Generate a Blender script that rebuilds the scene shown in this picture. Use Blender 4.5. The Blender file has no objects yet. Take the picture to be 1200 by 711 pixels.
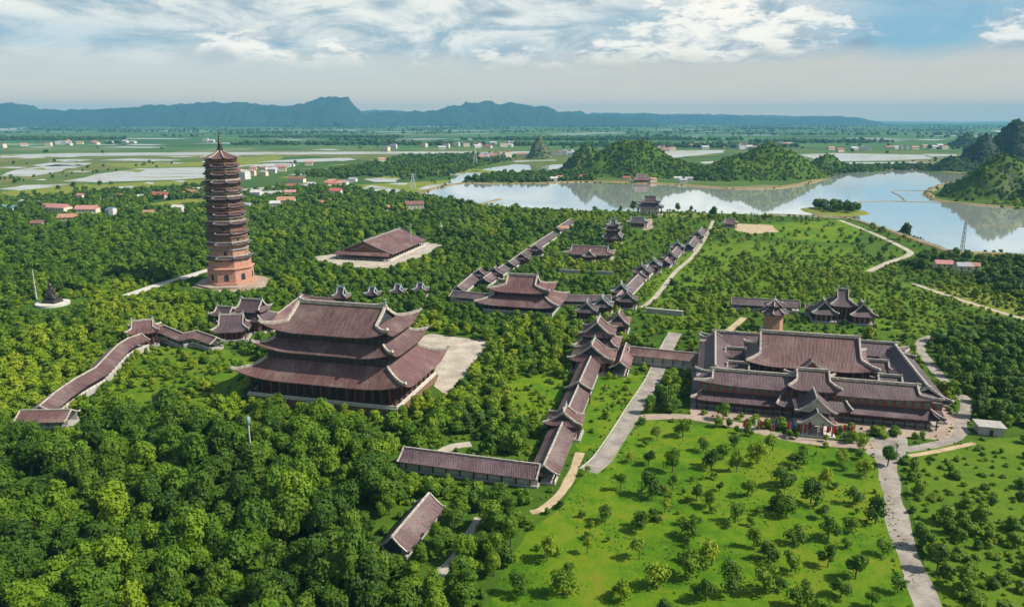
import bpy, math, random
from mathutils import Vector, Matrix, noise as N
import numpy as np
random.seed(7)
R_ = math.radians
sc = bpy.context.scene
col = sc.collection

# ------------------------------------------------------------------ camera
H = 112.0; F = 880.0; PITCH = math.atan(217.5 / F)
SP, CP = math.sin(PITCH), math.cos(PITCH)
cam_d = bpy.data.cameras.new('camera'); cam = bpy.data.objects.new('camera', cam_d); col.objects.link(cam)
cam.location = (0, 0, H); cam.rotation_euler = (math.pi / 2 - PITCH, 0, 0)
cam_d.sensor_width = 36; cam_d.lens = 36 * F / 1200; cam_d.clip_start = 1; cam_d.clip_end = 120000
sc.camera = cam

# ------------------------------------------------------------------ light, sky, exposure
SUN_EL, SUN_AZ = 44.0, 97.0          # azimuth clockwise from +y: the sun stands to the right of the view, a touch behind it
sd = bpy.data.lights.new('sun', 'SUN'); sd.energy = 5.0; sd.angle = R_(0.6); sd.color = (1.0, 0.94, 0.84)
sun = bpy.data.objects.new('sun', sd); col.objects.link(sun)
sdir = Vector((math.sin(R_(SUN_AZ)) * math.cos(R_(SUN_EL)), math.cos(R_(SUN_AZ)) * math.cos(R_(SUN_EL)), math.sin(R_(SUN_EL))))
sun.rotation_euler = sdir.to_track_quat('Z', 'Y').to_euler()
sc.view_settings.view_transform = 'Standard'; sc.view_settings.look = 'None'
sc.view_settings.exposure = 0.42; sc.view_settings.gamma = 1.0; sc.view_settings.use_curve_mapping = False
sc.cycles.max_bounces = 5; sc.cycles.diffuse_bounces = 2; sc.cycles.glossy_bounces = 3; sc.cycles.transmission_bounces = 3
sc.cycles.transparent_max_bounces = 4; sc.cycles.volume_bounces = 0
sc.cycles.use_denoising = True


class G:                                # node-graph shorthand
    def __init__(self, tree):
        self.t = tree; self.n = tree.nodes; self.l = tree.links
    def node(self, typ, **kw):
        x = self.n.new(typ)
        for k, v in kw.items(): setattr(x, k, v)
        return x
    def put(self, sock, v):
        if hasattr(v, 'is_output') or isinstance(v, bpy.types.NodeSocket): self.l.new(v, sock)
        elif isinstance(v, (tuple, list)) and len(v) == 3 and sock.type == 'RGBA': sock.default_value = (*v, 1)
        else: sock.default_value = v
    def m(self, op, a, b=0.0, c=None, clamp=False):
        x = self.node('ShaderNodeMath', operation=op, use_clamp=clamp)
        self.put(x.inputs[0], a); self.put(x.inputs[1], b)
        if c is not None: self.put(x.inputs[2], c)
        return x.outputs[0]
    def mix(self, f, a, b, blend='MIX'):
        x = self.node('ShaderNodeMix', data_type='RGBA', blend_type=blend)
        self.put(x.inputs[0], f); self.put(x.inputs[6], a); self.put(x.inputs[7], b)
        return x.outputs[2]
    def ss(self, v, a, b):                # smoothstep a..b -> 0..1
        x = self.node('ShaderNodeMapRange', interpolation_type='SMOOTHSTEP')
        self.put(x.inputs[0], v); x.inputs[1].default_value = a; x.inputs[2].default_value = b
        return x.outputs[0]
    def comb(self, x, y, z=0.0):
        c = self.node('ShaderNodeCombineXYZ')
        self.put(c.inputs[0], x); self.put(c.inputs[1], y); self.put(c.inputs[2], z)
        return c.outputs[0]
    def noise(self, vec, scale, detail=4, rough=0.55, dist=0.0):
        x = self.node('ShaderNodeTexNoise')
        if vec is not None: self.l.new(vec, x.inputs['Vector'])
        x.inputs['Scale'].default_value = scale; x.inputs['Detail'].default_value = detail
        x.inputs['Roughness'].default_value = rough; x.inputs['Distortion'].default_value = dist
        return x.outputs[0]
    def scalev(self, vec, s):
        x = self.node('ShaderNodeVectorMath', operation='MULTIPLY'); self.l.new(vec, x.inputs[0]); x.inputs[1].default_value = s
        return x.outputs[0]
    def ramp(self, f, stops):
        x = self.node('ShaderNodeValToRGB'); cr = x.color_ramp
        while len(cr.elements) < len(stops): cr.elements.new(0.5)
        for e, (p, c) in zip(cr.elements, stops): e.position = p; e.color = (*c, 1)
        self.put(x.inputs[0], f)
        return x.outputs[0]


# world: Nishita sky with a procedural cloud deck, all in world directions
w = bpy.data.worlds.new('World'); sc.world = w; w.use_nodes = True
g = G(w.node_tree); g.n.clear()
sky = g.node('ShaderNodeTexSky', sky_type='NISHITA', sun_disc=False, sun_elevation=R_(SUN_EL), sun_rotation=R_(SUN_AZ), altitude=100, air_density=1.0, dust_density=1.6, ozone_density=2.0)
tc = g.node('ShaderNodeTexCoord'); sep = g.node('ShaderNodeSeparateXYZ'); g.l.new(tc.outputs['Generated'], sep.inputs[0])
dx, dy, dz = sep.outputs
hyp = g.m('SQRT', g.m('ADD', g.m('MULTIPLY', dx, dx), g.m('MULTIPLY', dy, dy)))
AZ = g.m('ARCTAN2', dx, dy); EL = g.m('ARCTAN2', dz, hyp)               # radians
AE = g.comb(g.m('MULTIPLY', AZ, 6.0), g.m('MULTIPLY', EL, 17.0), 0.0)
n1 = g.noise(AE, 1.3, 9, 0.62, 0.8); n2 = g.noise(AE, 4.0, 8, 0.65, 0.3); n3 = g.noise(g.scalev(AE, (0.35, 2.2, 1)), 1.4, 5, 0.55)
def azel(px, py):
    x = (px - 600) / F; v = (py - 355.5) / F
    d = Vector((x, CP - v * SP, -SP - v * CP)); return math.atan2(d.x, d.y), math.atan2(d.z, math.hypot(d.x, d.y))
def blob(px, py, wx, wy, soft=0.8, rough=1.3, flat=True):
    a, e = azel(px, py); a2, e2 = wx / F, wy / F
    u = g.m('DIVIDE', g.m('SUBTRACT', AZ, a), a2)
    vv = g.m('DIVIDE', g.m('SUBTRACT', EL, e), e2)
    if flat:                                       # flat cloud bases
        neg = g.m('MINIMUM', vv, 0.0); vv = g.m('ADD', g.m('MAXIMUM', vv, 0.0), g.m('MULTIPLY', neg, 2.2))
    r = g.m('SQRT', g.m('ADD', g.m('MULTIPLY', u, u), g.m('MULTIPLY', vv, vv)))
    r = g.m('ADD', r, g.m('MULTIPLY', g.m('SUBTRACT', g.m('ADD', g.m('MULTIPLY', n1, 0.6), g.m('MULTIPLY', n2, 0.6)), 0.6), -rough * 2.0))
    return g.ss(r, 1.0, 1.0 - soft), vv
WS = 0.1                                            # background strength
def rad(c): return tuple((x / 255 / 12.92 if x <= 10 else ((x / 255 + 0.055) / 1.055) ** 2.4) / WS for x in c)
base = g.mix(0.6, g.mix(1.0, sky.outputs[0], (0.62, 0.9, 1.0), 'MULTIPLY'), rad((112, 158, 186)))
# high thin sheet over nearly everything, with blue gaps
sheet_n = g.m('ADD', g.m('MULTIPLY', n1, 0.65), g.m('MULTIPLY', n3, 0.5))
sheet = g.ss(sheet_n, 0.30, 0.54)
gap1, _ = blob(1085, 42, 165, 72, 0.9, 0.8, False); gap2, _ = blob(590, 72, 70, 28, 0.9, 0.9, False); gap3, _ = blob(40, 40, 230, 24, 1.0, 1.0, False)
gap4, _ = blob(750, 30, 90, 30, 1.0, 1.2, False)
for gp, k in ((gap1, 1.0), (gap2, 0.75), (gap3, 0.4), (gap4, 0.5)):
    sheet = g.m('MULTIPLY', sheet, g.m('SUBTRACT', 1.0, g.m('MULTIPLY', gp, k)))
sheet = g.m('MAXIMUM', sheet, 0.06)
sheetc = g.mix(g.ss(g.m('ADD', g.m('MULTIPLY', n1, 0.75), g.m('MULTIPLY', n2, 0.25)), 0.38, 0.60), rad((150, 168, 178)), rad((220, 220, 213)))
c = g.mix(sheet, base, sheetc)
# cumulus heads: (px, py, half width, half height) turned into world directions
cum = None; cv = None
for b in ((284, 80, 86, 46), (400, 82, 60, 36), (596, 77, 58, 32), (850, 54, 170, 66), (730, 72, 84, 36), (650, 80, 34, 12), (1185, 46, 46, 36), (900, 62, 60, 26), (490, 80, 40, 12), (800, 72, 90, 20)):
    s_, v_ = blob(*b, soft=0.65, rough=1.05)
    cum = s_ if cum is None else g.m('MAXIMUM', cum, s_)
    t_ = g.m('MULTIPLY', s_, g.m('ADD', g.m('MULTIPLY', v_, 0.5), 0.5))
    cv = t_ if cv is None else g.m('MAXIMUM', cv, t_)
cumc = g.mix(g.ss(g.m('ADD', cv, g.m('MULTIPLY', g.m('SUBTRACT', n2, 0.5), 1.6)), 0.15, 0.75), rad((146, 160, 172)), rad((240, 234, 222)))
c = g.mix(g.m('MULTIPLY', cum, 0.85), c, cumc)
# small grey scraps
dk = None
for b in ((585, 16, 30, 6), (30, 84, 40, 9), (1008, 52, 22, 10), (255, 72, 30, 16), (50, 74, 14, 5)):
    s_, _ = blob(*b, soft=0.7, rough=1.0, flat=False)
    dk = s_ if dk is None else g.m('MAXIMUM', dk, s_)
c = g.mix(g.m('MULTIPLY', dk, 0.7), c, rad((128, 146, 160)))
# grey distant deck low over the horizon
low = g.m('ADD', EL, g.m('MULTIPLY', g.m('SUBTRACT', n1, 0.5), 0.04))
lowm = g.ss(low, R_(5.0), R_(3.1))
lowc = g.mix(g.ss(AZ, -0.5, 0.45), rad((196, 199, 190)), rad((198, 188, 172)))
lowc = g.mix(g.ss(EL, R_(3.4), R_(0.6)), lowc, rad((232, 202, 166)))
lowc = g.mix(g.ss(EL, R_(1.7), R_(0.5)), lowc, rad((248, 208, 142)))
lowc = g.mix(g.m('MULTIPLY', g.ss(n3, 0.45, 0.7), 0.35), lowc, rad((210, 202, 190)))
c = g.mix(g.m('MULTIPLY', lowm, 0.95), c, lowc)
# upper hemisphere (out of frame) : broken cloud, so the ground gets soft blue-white fill
hi = g.ss(EL, R_(14), R_(24))
c = g.mix(hi, c, g.mix(0.35, sky.outputs[0], rad((138, 152, 162))))
bg = g.node('ShaderNodeBackground'); g.l.new(c, bg.inputs[0]); bg.inputs[1].default_value = WS
wo = g.node('ShaderNodeOutputWorld'); g.l.new(bg.outputs[0], wo.inputs[0])


# ------------------------------------------------------------------ placing helpers
def at(px, py, z=0.0):                  # the point at height z that the photograph shows at a pixel
    x = (px - 600) / F; v = (py - 355.5) / F
    t = (H - z) / (SP + v * CP)
    return Vector((x * t, t * (CP - v * SP), z))
def zof(x, y, py):
    v = (py - 355.5) / F
    return H + (-v * y * CP - y * SP) / (CP - v * SP)
def pix(x, y, z=0.0):
    d = y * CP - (z - H) * SP; u = y * SP + (z - H) * CP
    return 600 + F * x / d, 355.5 - F * u / d
TH = R_(-14.7)                          # the temple grounds follow one grid, turned this much
CT, ST = math.cos(TH), math.sin(TH)
def gw(a, b): return (a * CT - b * ST, a * ST + b * CT)
def wg(x, y): return (x * CT + y * ST, -x * ST + y * CT)

# ------------------------------------------------------------------ materials
MATS = {}
def mat(name):
    m = bpy.data.materials.new(name); m.use_nodes = True
    gg = G(m.node_tree); gg.n.clear()
    out = gg.node('ShaderNodeOutputMaterial'); p = gg.node('ShaderNodeBsdfPrincipled'); gg.l.new(p.outputs[0], out.inputs[0])
    MATS[name] = m
    return m, gg, p, out
def simple(name, c, rough=0.8, var=0.25, scale=0.6, metallic=0.0, c2=None, bump=0.0, spec=0.3, objrand=0.0):
    m, gg, p, out = mat(name)
    t = gg.node('ShaderNodeTexCoord')
    n = gg.noise(t.outputs['Object'], scale, 6, 0.65)
    n_b = gg.noise(t.outputs['Object'], scale * 6, 3, 0.6)
    dark = tuple(x * (1 - var) for x in c); lite = c2 or tuple(min(1, x * (1 + var)) for x in c)
    cc = gg.mix(gg.ss(gg.m('ADD', gg.m('MULTIPLY', n, 0.7), gg.m('MULTIPLY', n_b, 0.3)), 0.3, 0.7), dark, lite)
    if objrand:
        oi = gg.node('ShaderNodeObjectInfo')
        hs = gg.node('ShaderNodeHueSaturation'); gg.l.new(cc, hs.inputs['Color'])
        gg.put(hs.inputs['Value'], gg.m('ADD', gg.m('MULTIPLY', oi.outputs['Random'], objrand), 1 - objrand / 2)); cc = hs.outputs[0]
    gg.put(p.inputs['Base Color'], cc); p.inputs['Roughness'].default_value = rough; p.inputs['Metallic'].default_value = metallic
    p.inputs['Specular IOR Level'].default_value = spec
    if bump:
        b = gg.node('ShaderNodeBump'); b.inputs['Strength'].default_value = bump; b.inputs['Distance'].default_value = 0.1
        gg.l.new(n_b, b.inputs['Height']); gg.l.new(b.outputs[0], p.inputs['Normal'])
    return m

def tile_mat(name, c1, c2, c3):          # glazed clay tiles: streaks run down the slope, pale lichen, dark moss
    m, gg, p, out = mat(name)
    t = gg.node('ShaderNodeTexCoord'); geo = gg.node('ShaderNodeNewGeometry')
    vt = gg.node('ShaderNodeVectorTransform', vector_type='NORMAL', convert_from='WORLD', convert_to='OBJECT'); gg.l.new(geo.outputs['Normal'], vt.inputs[0])
    s = gg.node('ShaderNodeSeparateXYZ'); gg.l.new(vt.outputs[0], s.inputs[0])
    side = gg.m('GREATER_THAN', gg.m('ABSOLUTE', s.outputs[0]), gg.m('ABSOLUTE', s.outputs[1]))
    o = gg.node('ShaderNodeSeparateXYZ'); gg.l.new(t.outputs['Object'], o.inputs[0])
    along = gg.node('ShaderNodeMix'); gg.put(along.inputs[0], side); gg.put(along.inputs[2], o.outputs[0]); gg.put(along.inputs[3], o.outputs[1])
    down = gg.node('ShaderNodeMix'); gg.put(down.inputs[0], side); gg.put(down.inputs[2], o.outputs[1]); gg.put(down.inputs[3], o.outputs[0])
    al, dn = along.outputs[0], down.outputs[0]
    st = gg.noise(gg.comb(gg.m('MULTIPLY', al, 1.7), gg.m('MULTIPLY', dn, 0.16), gg.m('MULTIPLY', o.outputs[2], 0.16)), 1.0, 5, 0.7)
    big = gg.noise(t.outputs['Object'], 0.09, 5, 0.6); fine = gg.noise(t.outputs['Object'], 2.2, 4, 0.75)
    oi = gg.node('ShaderNodeObjectInfo')
    cc = gg.mix(gg.ss(gg.m('ADD', gg.m('MULTIPLY', st, 0.7), gg.m('MULTIPLY', fine, 0.3)), 0.38, 0.62), c1, c2)
    cc = gg.mix(gg.m('MULTIPLY', gg.ss(gg.m('ADD', gg.m('MULTIPLY', big, 0.6), gg.m('MULTIPLY', fine, 0.5)), 0.52, 0.72), 0.7), cc, c3)
    hs = gg.node('ShaderNodeHueSaturation'); gg.l.new(cc, hs.inputs['Color'])
    gg.put(hs.inputs['Value'], gg.m('ADD', gg.m('MULTIPLY', oi.outputs['Random'], 0.3), 0.85)); gg.put(hs.inputs['Saturation'], gg.m('ADD', gg.m('MULTIPLY', oi.outputs['Random'], 0.25), 0.88))
    gg.put(p.inputs['Base Color'], hs.outputs[0]); p.inputs['Roughness'].default_value = 0.62; p.inputs['Specular IOR Level'].default_value = 0.4
    rows = gg.m('SINE', gg.m('MULTIPLY', al, 2 * math.pi / 0.55)); crs = gg.m('SINE', gg.m('MULTIPLY', dn, 2 * math.pi / 0.7))
    b = gg.node('ShaderNodeBump'); b.inputs['Strength'].default_value = 0.3; b.inputs['Distance'].default_value = 0.12
    gg.put(b.inputs['Height'], gg.m('ADD', gg.m('ADD', rows, gg.m('MULTIPLY', crs, 0.3)), gg.m('MULTIPLY', st, 2.0))); gg.l.new(b.outputs[0], p.inputs['Normal'])
    return m
TILE = tile_mat('roof_tile', (0.06, 0.032, 0.032), (0.152, 0.079, 0.072), (0.24, 0.175, 0.153))
TILEG = tile_mat('roof_tile_grey', (0.048, 0.031, 0.036), (0.108, 0.066, 0.07), (0.185, 0.14, 0.138))
RIDGE = simple('ridge_mortar', (0.40, 0.36, 0.30), 0.85, 0.5, 0.9)
RIDGEG = simple('ridge_mortar_grey', (0.25, 0.235, 0.22), 0.85, 0.4, 0.8)
FIN = simple('finial_ceramic', (0.36, 0.42, 0.42), 0.6, 0.35, 1.2)
WOOD = simple('red_timber', (0.25, 0.082, 0.05), 0.6, 0.3, 0.8)
DARKW = simple('dark_timber', (0.045, 0.024, 0.02), 0.65, 0.3, 0.8)
TEAL = simple('gable_board', (0.04, 0.045, 0.05), 0.7, 0.3, 0.8)
STONE = simple('grey_stone', (0.36, 0.34, 0.31), 0.85, 0.25, 0.5)
PALE = simple('pale_stone', (0.52, 0.49, 0.43), 0.85, 0.25, 0.5)
PLASTER = simple('plaster', (0.5, 0.47, 0.42), 0.85, 0.2, 0.4)
BRICK = simple('pagoda_brick', (0.43, 0.225, 0.16), 0.85, 0.22, 0.5, bump=0.3)
BRICKD = simple('pagoda_weathered_brick', (0.185, 0.105, 0.074), 0.85, 0.45, 0.4)
GLASS = simple('window_dark', (0.03, 0.04, 0.05), 0.2, 0.3, 0.6, spec=0.5)
GLASSB = simple('window_blue', (0.13, 0.17, 0.2), 0.25, 0.4, 0.5, spec=0.5)
BRONZE = simple('bronze', (0.07, 0.06, 0.045), 0.45, 0.3, 0.8, metallic=0.6)
STEEL = simple('painted_steel', (0.45, 0.47, 0.47), 0.5, 0.15, 0.8)
LAMPG = simple('lamp_head_green', (0.2, 0.31, 0.27), 0.5, 0.2, 0.8)
BARK = simple('bark', (0.13, 0.095, 0.06), 0.9, 0.4, 1.5)
PAVE = simple('paving', (0.4, 0.345, 0.27), 0.9, 0.32, 0.14, bump=0.2)
PINKPAVE = simple('brick_paving', (0.34, 0.26, 0.2), 0.9, 0.25, 0.12)
ROADM = simple('concrete_road', (0.28, 0.245, 0.205), 0.9, 0.38, 0.16)
DIRT = simple('dirt_path', (0.42, 0.32, 0.19), 0.95, 0.3, 0.25)
def leaf_mat(name, c1, c2, c3, trans=0.22):
    m, gg, p, out = mat(name)
    oi = gg.node('ShaderNodeObjectInfo'); t = gg.node('ShaderNodeTexCoord')
    n = gg.noise(t.outputs['Object'], 0.55, 3, 0.6); nf = gg.noise(t.outputs['Object'], 3.0, 2, 0.6)
    f = gg.m('ADD', gg.m('MULTIPLY', oi.outputs['Random'], 0.6), gg.m('ADD', gg.m('MULTIPLY', gg.m('SUBTRACT', n, 0.5), 1.1), gg.m('MULTIPLY', gg.m('SUBTRACT', nf, 0.5), 0.9)))
    cc = gg.ramp(gg.m('ADD', f, 0.2, clamp=True), [(0.0, c1), (0.5, c2), (1.0, c3)])
    gg.put(p.inputs['Base Color'], cc); p.inputs['Roughness'].default_value = 0.6; p.inputs['Specular IOR Level'].default_value = 0.25
    tr = gg.node('ShaderNodeBsdfTranslucent'); gg.put(tr.inputs[0], cc)
    mx = gg.node('ShaderNodeMixShader'); mx.inputs[0].default_value = trans
    gg.l.new(p.outputs[0], mx.inputs[1]); gg.l.new(tr.outputs[0], mx.inputs[2]); gg.l.new(mx.outputs[0], out.inputs[0])
    return m
LEAF = leaf_mat('leaf_green', (0.026, 0.072, 0.003), (0.085, 0.175, 0.004), (0.19, 0.285, 0.008))
LEAFY = leaf_mat('leaf_yellow_green', (0.075, 0.145, 0.003), (0.175, 0.265, 0.005), (0.29, 0.33, 0.012))
LEAFD = leaf_mat('leaf_dark', (0.022, 0.058, 0.003), (0.058, 0.125, 0.004), (0.125, 0.195, 0.008))

def ground_mat():
    m, gg, p, out = mat('ground')
    geo = gg.node('ShaderNodeNewGeometry'); P = geo.outputs['Position']
    s = gg.node('ShaderNodeSeparateXYZ'); gg.l.new(P, s.inputs[0]); y = s.outputs[1]
    na = gg.noise(P, 0.02, 6, 0.6); nb = gg.noise(P, 0.12, 5, 0.65); nc = gg.noise(P, 0.9, 4, 0.7)
    near = gg.ramp(gg.m('ADD', gg.m('MULTIPLY', na, 0.45), gg.m('ADD', gg.m('MULTIPLY', nb, 0.35), gg.m('MULTIPLY', nc, 0.2))),
                   [(0.30, (0.025, 0.045, 0.006)), (0.46, (0.045, 0.10, 0.008)), (0.60, (0.08, 0.14, 0.01)), (0.74, (0.19, 0.16, 0.045))])
    # field patchwork of the plain
    vo = gg.node('ShaderNodeTexVoronoi'); gg.l.new(gg.scalev(P, (0.0032, 0.0022, 1)), vo.inputs['Vector']); vo.inputs['Scale'].default_value = 1.0
    vs = gg.node('ShaderNodeSeparateColor'); gg.l.new(vo.outputs['Color'], vs.inputs[0])
    fn = gg.noise(gg.scalev(P, (0.004, 0.0022, 1)), 1.0, 6, 0.6)
    fields = gg.ramp(gg.m('ADD', gg.m('MULTIPLY', vs.outputs[0], 0.55), gg.m('MULTIPLY', fn, 0.45)),
                     [(0.2, (0.03, 0.08, 0.015)), (0.4, (0.07, 0.12, 0.02)), (0.52, (0.16, 0.15, 0.04)), (0.64, (0.06, 0.12, 0.02)), (0.8, (0.22, 0.19, 0.1))])
    farn = gg.noise(gg.scalev(P, (0.0009, 0.0013, 1)), 1.0, 8, 0.7)
    farc = gg.ramp(farn, [(0.32, (0.02, 0.05, 0.02)), (0.45, (0.045, 0.10, 0.025)), (0.54, (0.06, 0.14, 0.03)), (0.62, (0.13, 0.16, 0.06)), (0.72, (0.2, 0.18, 0.12))])
    ny = gg.m('ADD', y, gg.m('MULTIPLY', gg.m('SUBTRACT', gg.noise(P, 0.004, 4, 0.6), 0.5), 300.0))
    cc = gg.mix(gg.ss(ny, 900, 1150), near, fields)
    cc = gg.mix(gg.ss(ny, 2300, 3200), cc, farc)
    gg.put(p.inputs['Base Color'], cc); p.inputs['Roughness'].default_value = 0.95; p.inputs['Specular IOR Level'].default_value = 0.1
    b = gg.node('ShaderNodeBump'); b.inputs['Strength'].default_value = 0.6; b.inputs['Distance'].default_value = 0.5
    gg.l.new(nc, b.inputs['Height']); gg.l.new(b.outputs[0], p.inputs['Normal'])
    return m
def lawn_mat(name, stops):
    m, gg, p, out = mat(name)
    geo = gg.node('ShaderNodeNewGeometry'); P = geo.outputs['Position']
    na = gg.noise(P, 0.035, 7, 0.66, 1.0); nb = gg.noise(P, 0.22, 6, 0.75); nc = gg.noise(P, 1.6, 5, 0.8)
    cc = gg.ramp(gg.m('ADD', gg.m('MULTIPLY', na, 0.42), gg.m('ADD', gg.m('MULTIPLY', nb, 0.33), gg.m('MULTIPLY', nc, 0.25))), stops)
    gg.put(p.inputs['Base Color'], cc); p.inputs['Roughness'].default_value = 0.9; p.inputs['Specular IOR Level'].default_value = 0.1
    b = gg.node('ShaderNodeBump'); b.inputs['Strength'].default_value = 0.8; b.inputs['Distance'].default_value = 0.35
    gg.l.new(nc, b.inputs['Height']); gg.l.new(b.outputs[0], p.inputs['Normal'])
    return m
GROUND = ground_mat()
LAWN = lawn_mat('lawn', [(0.37, (0.03, 0.075, 0.004)), (0.44, (0.058, 0.14, 0.004)), (0.49, (0.085, 0.18, 0.005)), (0.54, (0.135, 0.2, 0.008)), (0.59, (0.165, 0.185, 0.014)), (0.65, (0.2, 0.155, 0.045))])
SCRUBL = lawn_mat('rough_grass', [(0.32, (0.04, 0.085, 0.005)), (0.45, (0.075, 0.15, 0.008)), (0.56, (0.12, 0.19, 0.01)), (0.7, (0.22, 0.19, 0.05))])
MEADOW = lawn_mat('meadow', [(0.30, (0.1, 0.16, 0.015)), (0.5, (0.17, 0.2, 0.025)), (0.7, (0.27, 0.22, 0.06))])
BANK = lawn_mat('bank_earth', [(0.30, (0.12, 0.13, 0.03)), (0.5, (0.25, 0.19, 0.09)), (0.7, (0.36, 0.28, 0.17))])
def water_mat(name, c, rough, bumps=0.05, weedy=False, metal=0.0):
    m, gg, p, out = mat(name)
    geo = gg.node('ShaderNodeNewGeometry'); P = geo.outputs['Position']
    n = gg.noise(gg.scalev(P, (0.02, 0.05, 1)), 1.0, 4, 0.6)
    cc = gg.mix(n, c, tuple(x * 1.25 for x in c)); gg.put(p.inputs['Roughness'], rough)
    if weedy:
        wd_ = gg.ss(gg.m('ADD', gg.m('MULTIPLY', gg.noise(gg.scalev(P, (0.006, 0.022, 1)), 1.0, 7, 0.7), 0.75), gg.m('MULTIPLY', gg.noise(P, 0.05, 4, 0.6), 0.25)), 0.50, 0.58)
        cc = gg.mix(gg.m('MULTIPLY', wd_, 0.85), cc, (0.13, 0.15, 0.04)); gg.put(p.inputs['Roughness'], gg.m('ADD', gg.m('MULTIPLY', wd_, 0.6), rough))
    gg.put(p.inputs['Base Color'], cc); p.inputs['Metallic'].default_value = metal; p.inputs['IOR'].default_value = 1.75; p.inputs['Specular IOR Level'].default_value = 0.75
    b = gg.node('ShaderNodeBump'); b.inputs['Strength'].default_value = bumps; b.inputs['Distance'].default_value = 0.05
    gg.l.new(gg.noise(P, 0.5, 3, 0.6), b.inputs['Height']); gg.l.new(b.outputs[0], p.inputs['Normal'])
    return m
WATER = water_mat('lake_water', (0.6, 0.64, 0.61), 0.04, 0.03, metal=.62)
FLOOD = water_mat('flooded_field_water', (0.38, 0.37, 0.33), 0.25, 0.1, True)
def hill_mat(name, gcol, gcol2, rock):
    m, gg, p, out = mat(name)
    geo = gg.node('ShaderNodeNewGeometry'); P = geo.outputs['Position']
    s = gg.node('ShaderNodeSeparateXYZ'); gg.l.new(geo.outputs['Normal'], s.inputs[0])
    n = gg.noise(P, 0.03, 6, 0.65); nf = gg.noise(P, 0.2, 4, 0.7)
    cc = gg.mix(gg.ss(gg.m('ADD', gg.m('MULTIPLY', n, 0.6), gg.m('MULTIPLY', nf, 0.4)), 0.35, 0.65), gcol, gcol2)
    st = gg.m('MULTIPLY', gg.ss(s.outputs[2], 0.72, 0.45), gg.ss(nf, 0.4, 0.6))
    cc = gg.mix(st, cc, rock)
    gg.put(p.inputs['Base Color'], cc); p.inputs['Roughness'].default_value = 0.95; p.inputs['Specular IOR Level'].default_value = 0.1
    return m
HILLM = hill_mat('karst_hill', (0.035, 0.08, 0.008), (0.085, 0.145, 0.012), (0.15, 0.14, 0.125))
HILLD = hill_mat('shaded_karst_hill', (0.014, 0.032, 0.012), (0.035, 0.055, 0.02), (0.075, 0.07, 0.07))  # darker copy of the hill colours: the back massif's shade put into the material
MTN = hill_mat('mountain', (0.012, 0.03, 0.02), (0.03, 0.055, 0.03), (0.09, 0.09, 0.09))

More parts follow.
